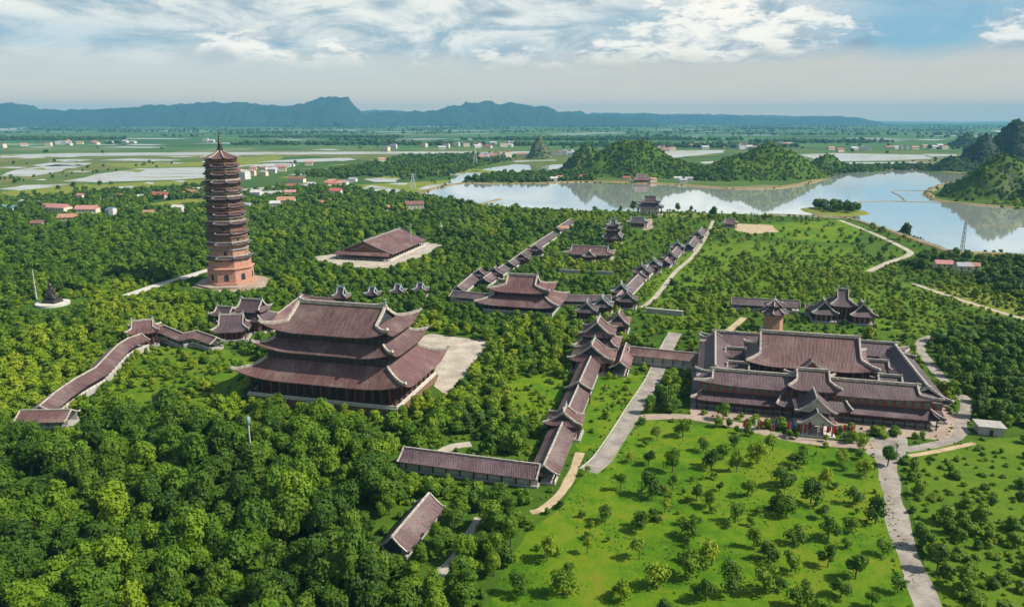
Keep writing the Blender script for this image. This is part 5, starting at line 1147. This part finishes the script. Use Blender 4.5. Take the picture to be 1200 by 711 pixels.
def blocked(x, y, r, h):
    """a plant of radius r and height h at (x, y): does it stand in, or hide from the camera, anything that must stay in view?"""
    d = math.hypot(x, y); ux, uy = x / d, y / d; tan_ = H / d
    reach = h / tan_
    for (fx_, fy_, c_, s_, hx_, hy_, zv, rr) in FOOT:
        ddx, ddy = fx_ - x, fy_ - y
        fwd = ddx * ux + ddy * uy
        if fwd < -rr - r or fwd > reach + rr or abs(ddx * uy - ddy * ux) > rr + r: continue
        for k in range(7):
            t = reach * k / 6; z = h * (1 - k / 6)
            if k and z < zv: break
            for o_ in (-r * .8, 0, r * .8):
                X = x + ux * t - uy * o_ - fx_; Y = y + uy * t + ux * o_ - fy_
                lx, ly = X * c_ + Y * s_, -X * s_ + Y * c_
                if abs(lx) < hx_ + (r * .6 if k == 0 else 0) and abs(ly) < hy_ + (r * .6 if k == 0 else 0): return True
    for po, x0, x1, y0, y1 in NOGO:
        for k in range(4):
            t = reach * k / 4 * .8; X, Y = x + ux * t, y + uy * t
            if x0 <= X <= x1 and y0 <= Y <= y1 and inpoly(X, Y, po): return True
    for P, hw, zv in ROADS:
        for i in range(0, len(P) - 1, 1):
            p_, q_ = P[i], P[i + 1]
            if abs(p_.x - x) > 60 and abs(q_.x - x) > 60: continue
            if p_.y < y - 30 and q_.y < y - 30 or p_.y > y + reach + 30: continue
            e = q_ - p_; L2 = e.length_squared or 1
            for k in range(5):
                t = reach * k / 5; z = h * (1 - k / 5)
                if k and z < zv * 2.2: break
                X, Y = x + ux * t, y + uy * t; u = max(0, min(1, ((X - p_.x) * e.x + (Y - p_.y) * e.y) / L2))
                if (X - p_.x - e.x * u) ** 2 + (Y - p_.y - e.y * u) ** 2 < (hw + r * .45) ** 2: return True
    return False

LAWNW = pxpoly(LAWNP)
def poly(*pts): return pxpoly(pts)
Z_FOREST = poly((-200, 505), (60, 500), (200, 490), (300, 500), (420, 505), (470, 540), (455, 600), (440, 650), (520, 700), (470, 800), (-250, 800))
Z_MIXED = poly((440, 500), (480, 560), (640, 570), (650, 600), (610, 640), (580, 690), (540, 720), (430, 800), (500, 690), (440, 640), (455, 590))
Z_YELLOW = poly((560, 400), (600, 375), (680, 380), (690, 420), (668, 450), (640, 500), (600, 500), (560, 490), (528, 470), (545, 445))
Z_GREENL = poly((592, 446), (640, 436), (664, 446), (652, 478), (630, 496), (606, 492))
Z_GREENR = poly((700, 446), (722, 436), (760, 440), (736, 480), (712, 520), (680, 530), (672, 510), (690, 470))
Z_SCRUBL = poly((80, 420), (240, 395), (300, 420), (280, 470), (200, 490), (100, 480), (130, 430))
Z_SCRUBR = poly((1062, 530), (1140, 518), (1230, 506), (1300, 505), (1400, 800), (1130, 800), (1096, 711), (1072, 620))
Z_DARKL = poly((-100, 350), (60, 345), (250, 320), (250, 270), (180, 262), (0, 262), (-150, 262))
Z_DARKR = poly((1090, 400), (1200, 380), (1300, 400), (1300, 505), (1130, 505), (1120, 470))
Z_VILR = poly((1050, 312), (1090, 300), (1200, 306), (1300, 310), (1300, 360), (1200, 352), (1130, 328))
Z_LAWNF = poly((890, 262), (985, 258), (1010, 268), (1000, 284), (940, 282), (900, 276))
Z_OLIVE = poly((150, 243), (220, 232), (246, 236), (246, 243), (180, 248))
cand = []                                 # (dist, x, y, z, scale r, height scale, kind)
def jit(c): return random.uniform(-c, c)
yv = 118.0
while yv < 1010:
    cell = 5.4 if yv < 330 else (6.4 if yv < 560 else 8.4)
    half = yv * .78 + 40
    xv = -half
    while xv < half:
        x, y = xv + jit(cell * .48), yv + jit(cell * .48); xv += cell
        px, py = pix(x, y)
        if not (-110 < px < 1310): continue
        nz = N.fractal(Vector((x * .012, y * .012, 1.7)), 1, 2, 4); nz2 = N.noise(Vector((x * .04, y * .04, 8.2)))
        if inpoly(x, y, LAWNW): continue
        kind, r, dens = 'g', random.uniform(2.2, 3.8), .72
        if inpoly(x, y, Z_FOREST): kind, r, dens = ('d' if nz2 < -.12 or random.random() < .12 else ('y' if random.random() < .035 else 'g')), random.choice((random.uniform(2.2, 3.6), random.uniform(3.4, 5.2), random.uniform(4.4, 6.6))), .93
        elif inpoly(x, y, Z_MIXED): kind, r, dens = 'g', random.uniform(2.6, 4.2), .9
        elif inpoly(x, y, Z_GREENL) or inpoly(x, y, Z_GREENR): kind, r, dens = 'y', random.uniform(1.2, 2.0), .14
        elif inpoly(x, y, Z_YELLOW): kind, r, dens = ('y' if random.random() < .7 else 'g'), random.uniform(2.4, 4.0), .95
        elif inpoly(x, y, Z_SCRUBL): kind, r, dens = ('y' if random.random() < .75 else 'g'), random.uniform(1.2, 2.6), .6
        elif inpoly(x, y, Z_SCRUBR): kind, r, dens = ('y' if nz > .2 else 'g'), random.uniform(1.4, 3.2), .66 + nz * .6
        elif inpoly(x, y, Z_DARKL): kind, r, dens = ('d' if random.random() < .25 else 'g'), random.uniform(3.2, 5.6), .98
        elif inpoly(x, y, Z_DARKR): kind, r, dens = ('g' if random.random() < .6 else 'd'), random.uniform(2.6, 4.6), .9
        elif inpoly(x, y, Z_VILR): kind, r, dens = 'd', random.uniform(3, 5), .75
        elif inpoly(x, y, Z_LAWNF): kind, r, dens = 'y', random.uniform(1.5, 2.2), .25
        elif inpoly(x, y, Z_OLIVE): continue
        elif px < 360 and py > 330: kind, r, dens = ('y' if nz > -.05 else 'g'), random.uniform(2.0, 4.4), .88
        elif px < 560 and y > 420: kind, r, dens = ('g' if random.random() < .7 else ('y' if nz > 0 else 'd')), random.uniform(2.6, 5.0), .92
        elif px > 740 and y > 300: kind, r, dens = ('y' if nz > -.25 or random.random() < .25 else ('d' if nz < -.5 else 'g')), random.choice((random.uniform(1.0, 1.8), random.uniform(1.2, 2.2), random.uniform(2.0, 3.8))), .62 + nz * .5 + nz * .2
        else: kind, r, dens = ('y' if nz > -.02 else ('d' if nz2 < -.45 else 'g')), random.uniform(2.0, 4.4), .84
        if y > 700: r *= 1.25
        if random.random() > dens: continue
        hs = r * random.uniform(.75, 1.3)
        for _ in range(3):
            if not blocked(x, y, r * .8, hs * 1.75): break
            r *= .6; hs *= .55
        else: continue
        if r < .8: continue
        if r < .8: continue
        cand.append((math.hypot(x, y), x, y, 0.0, r, hs, kind))
    yv += cell
print('tree candidates', len(cand))
def visible(c_):
    px, py = pix(c_[1], c_[2], c_[5] * 1.2); return -25 < px < 1225 and py < 735
vis = sorted([c_ for c_ in cand if visible(c_) and c_[4] > 1.9], key=lambda c_: -c_[4] / c_[0])
chosen = set(id(c_) for c_ in vis[:290]); rest = [c_ for c_ in cand if id(c_) not in chosen]
LBL = {'g': 'leafy green broadleaf tree standing in the thick wood or beside the galleries', 'y': 'yellow-green broadleaf tree in the brighter growth near the halls and galleries', 'd': 'dark green broadleaf tree shading the thick wood'}
def add_tree(name, label, x, y, r, hs, crown, group, trunk_h=.0, cat='tree'):
    t = thing(name, label, cat, (x, y, 0), random.uniform(0, 6.28), group)
    o = link('trunk', TRUNK, t); o.scale = (r * .9, r * .9, hs * 1.0 + trunk_h)
    c_ = link('crown', crown, t); c_.location = (0, 0, trunk_h + hs * .12); c_.scale = (r, r * random.uniform(.88, 1.1), hs)
    return t
for c_ in vis[:290]:
    _, x, y, z, r, hs, kd = c_
    add_tree('broadleaf_tree', LBL[kd], x, y, r, hs, random.choice({'g': NEAR, 'y': NEARY, 'd': NEARD}[kd]), {'g': 'green trees of the wood', 'y': 'yellow-green trees', 'd': 'dark trees of the wood'}[kd], hs * .2)
# orchard on the lawn
OR = [(770, 516), (824, 529), (788, 553), (863, 553), (887, 543), (762, 581), (788, 573), (727, 574), (816, 587), (831, 594), (876, 581), (709, 612), (808, 629), (883, 640), (749, 655), (641, 657), (688, 649), (803, 675), (834, 662), (660, 697), (727, 703), (857, 694), (827, 704), (896, 694), (608, 697), (917, 600), (915, 571), (779, 600), (740, 542), (689, 558), (834, 548), (847, 538),
      (921, 569), (970, 569), (940, 538), (984, 543), (1012, 557), (921, 606), (963, 608), (930, 636), (970, 632), (998, 622), (1026, 613), (1035, 650), (928, 669), (970, 664), (1002, 678), (909, 692), (937, 710), (1052, 694), (1021, 711), (1012, 528), (700, 735), (782, 728), (870, 735), (962, 735), (640, 735), (1010, 745), (900, 658), (862, 612), (950, 590), (1000, 590), (985, 700), (770, 690), (752, 620), (760, 545), (860, 524), (905, 528), (800, 512), (935, 545), (1040, 735)]
for i, (px, py) in enumerate(OR):
    p = at(px, py).to_2d(); dark = random.random() < .5; thin = i in (14, 16, 7, 29, 27)
    r = random.triangular(1.8, 4.2, 2.9) * (.6 if thin else 1); hs = r * random.uniform(.95, 1.25)
    add_tree('orchard_tree', 'sparse slender young tree on the open lawn' if thin else ('dark round young tree on the open lawn' if dark else 'bright leafy young tree on the open lawn'), p.x, p.y, r, hs, random.choice([ORCH[2], ORCH[6], ORCH[0], ORCH[4]] if dark else [ORCH[1], ORCH[5], ORCH[3], ORCH[7]]), 'slender young trees on the lawn' if thin else ('dark young trees on the lawn' if dark else 'bright young trees on the lawn'), random.uniform(0, .5) if not thin else 1.4)
for i in range(95):
    px, py = random.uniform(560, 1070), random.triangular(500, 715, 560); p = at(px, py).to_2d()
    if not inpoly(p.x, p.y, LAWNW) or blocked(p.x, p.y, 1, 1): continue
    r = random.uniform(.7, 1.7); add_tree('lawn_shrub', 'low leafy sapling or shrub growing wild between the lawn trees', p.x, p.y, r, r * random.uniform(.7, 1.2), random.choice(ORCH), 'saplings on the lawn', 0, cat='shrub')
for i, (px, py, lab) in enumerate([(1079, 641, 'round tree at the right edge of the downhill road, nearest the bend'), (1098, 669, 'wide tree right of the downhill road, below the bend'), (1133, 692, 'loose tree in rough grass at the lower right'), (1040, 546, 'tree at the mouth of the downhill road, beside the paved yard'), (847, 492, 'big bright tree before the left part of the courtyard front'), (762, 484, 'round tree at the fork of the main road, lower of two'), (772, 470, 'round tree at the fork of the main road, upper of two')]):
    p = at(px, py).to_2d(); add_tree('roadside_tree', lab, p.x, p.y, 3.3, 3.6, random.choice(NEAR), None, 1.2)
for px, py in ((300, 486), (318, 490), (352, 491), (368, 487), (388, 494), (404, 490), (424, 498), (440, 502), (472, 500), (486, 486), (500, 474)):
    p = at(px, py).to_2d(); r = random.uniform(2.2, 3.4); add_tree('hall_tree', 'yellow-green tree growing close against the platform of the great hall', p.x, p.y, r, r * random.uniform(1.1, 1.5), random.choice(NEARY + NEAR[:2]), 'trees against the great hall platform', .6)
for i in range(30):
    u = random.random(); px = 838 + 172 * u; py = 497 + 17 * u + random.uniform(-4, 9); p = at(px, py).to_2d(); r = random.uniform(1.1, 2.3)
    if 938 < px < 975 and py < 516: continue
    add_tree('forecourt_shrub', 'round shrub or small tree planted in the flagged forecourt of the courtyard complex', p.x, p.y, r, r * 1.1, random.choice(NEARY + NEAR), 'forecourt shrubs', .2, cat='shrub')
for px, py, r in ((437, 652, 3), (468, 672, 2.6), (492, 662, 3.2), (512, 640, 3), (526, 618, 2.8), (536, 600, 2.4), (447, 606, 2.6), (470, 590, 2.2), (430, 625, 2.8), (482, 684, 3.4), (548, 650, 3), (566, 628, 2.6)):
    p = at(px, py).to_2d(); add_tree('garden_tree', 'bushy tree pressing round the small gabled house and its pale path', p.x, p.y, r, r * 1.1, random.choice(NEAR), 'trees round the small gabled house', .3)
lwp = [pv(x, y, 6 + d)[:2] for x, y, d in LW]
for i in range(len(lwp) - 1):
    a_, b_ = Vector(lwp[i]), Vector(lwp[i + 1]); e = b_ - a_; sd_ = Vector((e.y, -e.x)).normalized()
    for k in range(max(1, int(e.length / 4.2))):
        c_ = a_ + e * ((k + random.random() * .8) / max(1, int(e.length / 4.2))) + sd_ * random.uniform(6.0, 8.5); r = random.uniform(1.3, 2.4)
        add_tree('gallery_shrub', 'bushy shrub growing along the stone base of the winding gallery', c_.x, c_.y, r, r * 1.2, random.choice(NEARY + NEAR), 'shrubs along the winding gallery', 0, cat='shrub')
# lone trees at the lake shore
for px, py, r, lab in ((1061, 281, 7, 'lone spreading tree on the embankment of the right lake arm'), (742, 249, 6, 'round dark tree on the shore left of the lake gate'), (794, 249, 5, 'round dark tree on the shore right of the lake gate'), (727, 249, 3.5, 'small dark tree farther left on the lake shore'), (836, 256, 6, 'dark tree at the end of the lakeside road'), (810, 248, 3.2, 'small tree on the shore between the lake gate and the road end')):
    p = at(px, py).to_2d(); add_tree('shore_tree', lab, p.x, p.y, r, r * 1.1, random.choice(MIDD), None, r * .5)
# wooded islet
isl = at(978, 248).to_2d()
q = MB(); q.lathe([(1, -.3), (.86, 1.1), (.5, 1.8), (.02, 2.0)], 40); q.v = [(isl.x + vx * 40 * (1 + .15 * N.noise(Vector((vx * 2, vy * 2, 5)))), isl.y + vy * 46 * (1 + .15 * N.noise(Vector((vx * 2, vy * 2, 9)))), vz) for vx, vy, vz in q.v]; tag(q.build('islet_ground', MEADOW), kind='structure')
for i in range(34):
    a = random.uniform(0, 6.28); d = math.sqrt(random.random()); x = isl.x + 4 + 26 * d * math.cos(a); y = isl.y + 6 + 34 * d * math.sin(a)
    add_tree('islet_tree', 'dark leafy tree crowded on the small islet in the lake', x, y, random.uniform(4.5, 7), random.uniform(5, 7.5), random.choice(MIDD), 'trees of the islet', 2)

# ---- everything past the nearest trees is one mass of wood each
def scatter(name, protos, pts, label):
    """points with scale and turn; a geometry-nodes tree sets one of the given plant meshes on each"""
    me = bpy.data.meshes.new(name); me.from_pydata([p[:3] for p in pts], [], [])
    for nm, ix in (('sr', 3), ('sh', 4), ('rz', 5)):
        at_ = me.attributes.new(nm, 'FLOAT', 'POINT'); at_.data.foreach_set('value', [p[ix] for p in pts])
    ai = me.attributes.new('pk', 'INT', 'POINT'); ai.data.foreach_set('value', [p[6] for p in pts])
    o = link(name, me); tag(o, label, kind='stuff')
    ng = bpy.data.node_groups.new(name + '_nodes', 'GeometryNodeTree')
    ng.interface.new_socket('Geometry', in_out='INPUT', socket_type='NodeSocketGeometry'); ng.interface.new_socket('Geometry', in_out='OUTPUT', socket_type='NodeSocketGeometry')
    n = ng.nodes; l = ng.links; gi = n.new('NodeGroupInput'); go = n.new('NodeGroupOutput'); ip = n.new('GeometryNodeInstanceOnPoints')
    jn = n.new('GeometryNodeJoinGeometry')
    for pm in reversed(protos):
        po = bpy.data.objects.new(pm.name, pm)           # never linked to the scene: only its mesh is read
        oi = n.new('GeometryNodeObjectInfo'); oi.inputs[0].default_value = po; oi.inputs['As Instance'].default_value = False
        g2i = n.new('GeometryNodeGeometryToInstance'); l.new(oi.outputs['Geometry'], g2i.inputs[0]); l.new(g2i.outputs[0], jn.inputs[0])
    def attr(nm, typ='FLOAT'):
        x = n.new('GeometryNodeInputNamedAttribute'); x.data_type = typ; x.inputs[0].default_value = nm; return x.outputs[0]
    cs_ = n.new('ShaderNodeCombineXYZ'); l.new(attr('sr'), cs_.inputs[0]); l.new(attr('sr'), cs_.inputs[1]); l.new(attr('sh'), cs_.inputs[2])
    cr_ = n.new('ShaderNodeCombineXYZ'); l.new(attr('rz'), cr_.inputs[2])
    l.new(gi.outputs[0], ip.inputs['Points']); l.new(jn.outputs[0], ip.inputs['Instance']); ip.inputs['Pick Instance'].default_value = True
    l.new(attr('pk', 'INT'), ip.inputs['Instance Index']); l.new(cr_.outputs[0], ip.inputs['Rotation']); l.new(cs_.outputs[0], ip.inputs['Scale'])
    l.new(ip.outputs[0], go.inputs[0])
    md = o.modifiers.new('scatter', 'NODES'); md.node_group = ng
    return o
protos = MIDG + MIDY + MIDD
off = {'g': (0, 5), 'y': (5, 4), 'd': (9, 4)}
pts = []
for _, x, y, z, r, hs, kd in rest:
    o_, n_ = off[kd]; pts.append((x, y, hs * .02, r * 1.16, hs, random.uniform(0, 6.28), o_ + random.randrange(n_)))
scatter('woodland', protos, pts, 'continuous mass of trees covering the temple grounds')
# low scrub between the trees
pts = []; yv = 125.0
while yv < 620:
    cell = 2.6 if yv < 300 else 4.2; half = yv * .76 + 20; xv = -half
    while xv < half:
        x, y = xv + jit(cell * .5), yv + jit(cell * .5); xv += cell
        px, py = pix(x, y)
        if not (-40 < px < 1240) or inpoly(x, y, LAWNW) or py > 740: continue
        nz = N.fractal(Vector((x * .03, y * .03, 4.4)), 1, 2, 3)
        dens = (.42 if y < 300 else .62) + nz * .5
        if inpoly(x, y, Z_GREENL) or inpoly(x, y, Z_GREENR): dens = .3 + nz * .3
        if inpoly(x, y, Z_FOREST) : dens = .25
        if random.random() > dens: continue
        r = random.uniform(.6, 1.5) * (1 if y < 300 else 1.45)
        if blocked(x, y, r * .7, r * 1.0): continue
        yel = nz > -.05
        pts.append((x, y, -.1, r, r * random.uniform(.8, 1.3), random.uniform(0, 6.28), random.randrange(4) + (4 if yel else 0)))
    yv += cell
for P, hw, zv in ROADS:
    for i in range(len(P) - 1):
        e = P[i + 1] - P[i]
        if P[i].y > 420 or e.length > 60: continue
        for _ in range(int(e.length * 1.1)):
            sg = random.choice((-1, 1)); c_ = P[i] + e * random.random() + Vector((e.y, -e.x)).normalized() * sg * (hw - .1 + random.expovariate(1.6))
            if N.noise(Vector((c_.x * .09, c_.y * .09, 7 + sg))) < -.15: continue
            r = random.uniform(.2, .75); pts.append((c_.x, c_.y, -.05, r, r * .8, random.uniform(0, 6.28), random.randrange(8)))
for _ in range(5200):
    px, py = random.uniform(540, 1090), random.triangular(500, 730, 540); p = at(px, py).to_2d()
    if not inpoly(p.x, p.y, LAWNW) or N.fractal(Vector((p.x * .05, p.y * .05, 3)), 1, 2, 4) < .02: continue
    r = random.uniform(.15, .5); pts.append((p.x, p.y, -.04, r, r * .6, random.uniform(0, 6.28), random.randrange(8)))
scatter('undergrowth', BUSHG + BUSHY, pts, 'low shrubs and scrub between the trees')
# hill vegetation
pts = []
for hl in HILLS:
    cx, cy, rx, ry, hh, pw, seed, rz = hl; n_ = int(min(3800, rx * ry * 3.1 / 20))
    for _ in range(n_):
        x, y = cx + jit(rx * 1.15), cy + jit(max(rx, ry) * 1.15); z = max(hill_h(x, y, h2) for h2 in HILLS if abs(h2[0] - x) < h2[2] * 1.3 and abs(h2[1] - y) < h2[2] * 1.3)
        if z < 1.0: continue
        r = random.uniform(1.8, 4.4) * (1 if cy < 2600 else 1.6); yel = N.noise(Vector((x * .02, y * .02, 2))) > .25 - (.25 if hl is HILLS[3] else 0)
        pts.append((x, y, z - r * .5, r, r * random.uniform(.8, 1.2), random.uniform(0, 6.28), (4 + random.randrange(2) * 2 + (1 if yel else 0)) if random.random() < .85 and not (x > 900 and y > 1500) else random.randrange(4)))  # back massif gets only dark crowns, matching the shade painted into its ground
scatter('hill_woods', FARD + [crown_mesh(330 + i, 6, 90, .3, [LEAF, LEAFY][i % 2], .85) for i in range(4)], pts, 'scrubby woods clothing the karst hills')
# belts of trees across the plain
pts = []
PB = [(pxpoly(p_)) for p_ in ([(395, 200), (470, 184), (580, 180), (600, 188), (560, 196), (530, 206), (470, 212), (420, 206)], [(545, 211), (590, 204), (690, 203), (700, 212), (640, 213.5), (560, 214)], [(0, 238), (110, 228), (250, 218), (246, 232), (120, 240), (0, 256)], [(260, 232), (330, 222), (420, 222), (486, 232), (540, 240), (420, 252), (260, 262)], [(940, 205), (990, 195), (1090, 194), (1090, 199), (1000, 202), (960, 208)], [(340, 206), (420, 196), (470, 200), (400, 210)], [(0, 174), (300, 170), (600, 172), (900, 174), (1200, 176), (1200, 165), (900, 163), (500, 161), (0, 160)], [(0, 160), (1200, 163), (1200, 147), (0, 146)])]
def nogo(x, y): return any(x0 <= x <= x1 and y0 <= y <= y1 and inpoly(x, y, po) for po, x0, x1, y0, y1 in NOGO)
for k, (po, n_) in enumerate(zip(PB, (1300, 500, 700, 1300, 420, 350, 2200, 4200))):
    xs = [p_[0] for p_ in po]; ys = [p_[1] for p_ in po]; tries = 0; got = 0
    while got < n_ and tries < n_ * 30:
        tries += 1; x, y = random.uniform(min(xs), max(xs)), random.uniform(min(ys), max(ys))
        if not inpoly(x, y, po) or nogo(x, y): continue
        far = k >= 6
        if far and N.fractal(Vector((x * .0009, y * .0026, 3)), 1, 2, 4) < .24: continue
        got += 1; r = random.uniform(4, 7) if not far else random.uniform(6, 12)
        pts.append((x, y, -.5, r * (1 if not far else 1.3), r * random.uniform(.8, 1.2), random.uniform(0, 6.28), random.randrange(8) if k in (3, 0) else random.randrange(4)))
lw_ = wob(pxpoly(LAKE), 20, 6, .02)
for i in range(len(lw_)):
    a_, b_ = Vector(lw_[i]), Vector(lw_[(i + 1) % len(lw_)]); e = b_ - a_
    if e.length > 200: continue
    for _k in range(int(e.length / 5)):
        c_ = a_ + e * random.random()
        if N.noise(Vector((c_.x * .02, c_.y * .02, 4))) < -.05: continue
        nrm = Vector((e.y, -e.x)).normalized(); c_ += nrm * random.uniform(-1.5, 7); r = random.uniform(.8, 2.6)
        pts.append((c_.x, c_.y, -.2, r, r * .8, random.uniform(0, 6.28), random.randrange(8)))
for _ in range(1400):                    # loose trees and hedgerows round the paddies
    px, py = random.uniform(-30, 1230), random.triangular(164, 252, 200); p_ = at(px, py)
    if N.noise(Vector((p_.x * .006, p_.y * .003, 6))) < .15 or nogo(p_.x, p_.y): continue
    r = random.uniform(3, 6) * (1 + max(0, 195 - py) * .03); pts.append((p_.x, p_.y, -.4, r, r, random.uniform(0, 6.28), random.randrange(8)))
scatter('tree_belts', FARD + [crown_mesh(340 + i, 6, 90, .3, LEAF, .85) for i in range(4)], pts, 'belts of trees across the plain')

# ------------------------------------------------------------------ haze
m = bpy.data.materials.new('haze'); m.use_nodes = True; gg = G(m.node_tree); gg.n.clear()
ho = gg.node('ShaderNodeOutputMaterial'); pv_ = gg.node('ShaderNodeVolumePrincipled'); gg.l.new(pv_.outputs[0], ho.inputs['Volume'])
pv_.inputs['Color'].default_value = (0.20, 0.58, 0.86, 1); pv_.inputs['Density'].default_value = 6.2e-5; pv_.inputs['Anisotropy'].default_value = 0.0
q = MB(); q.box(0, 11500, -1, 53000, 25400, 481); tag(q.build('haze', m), kind='stuff')
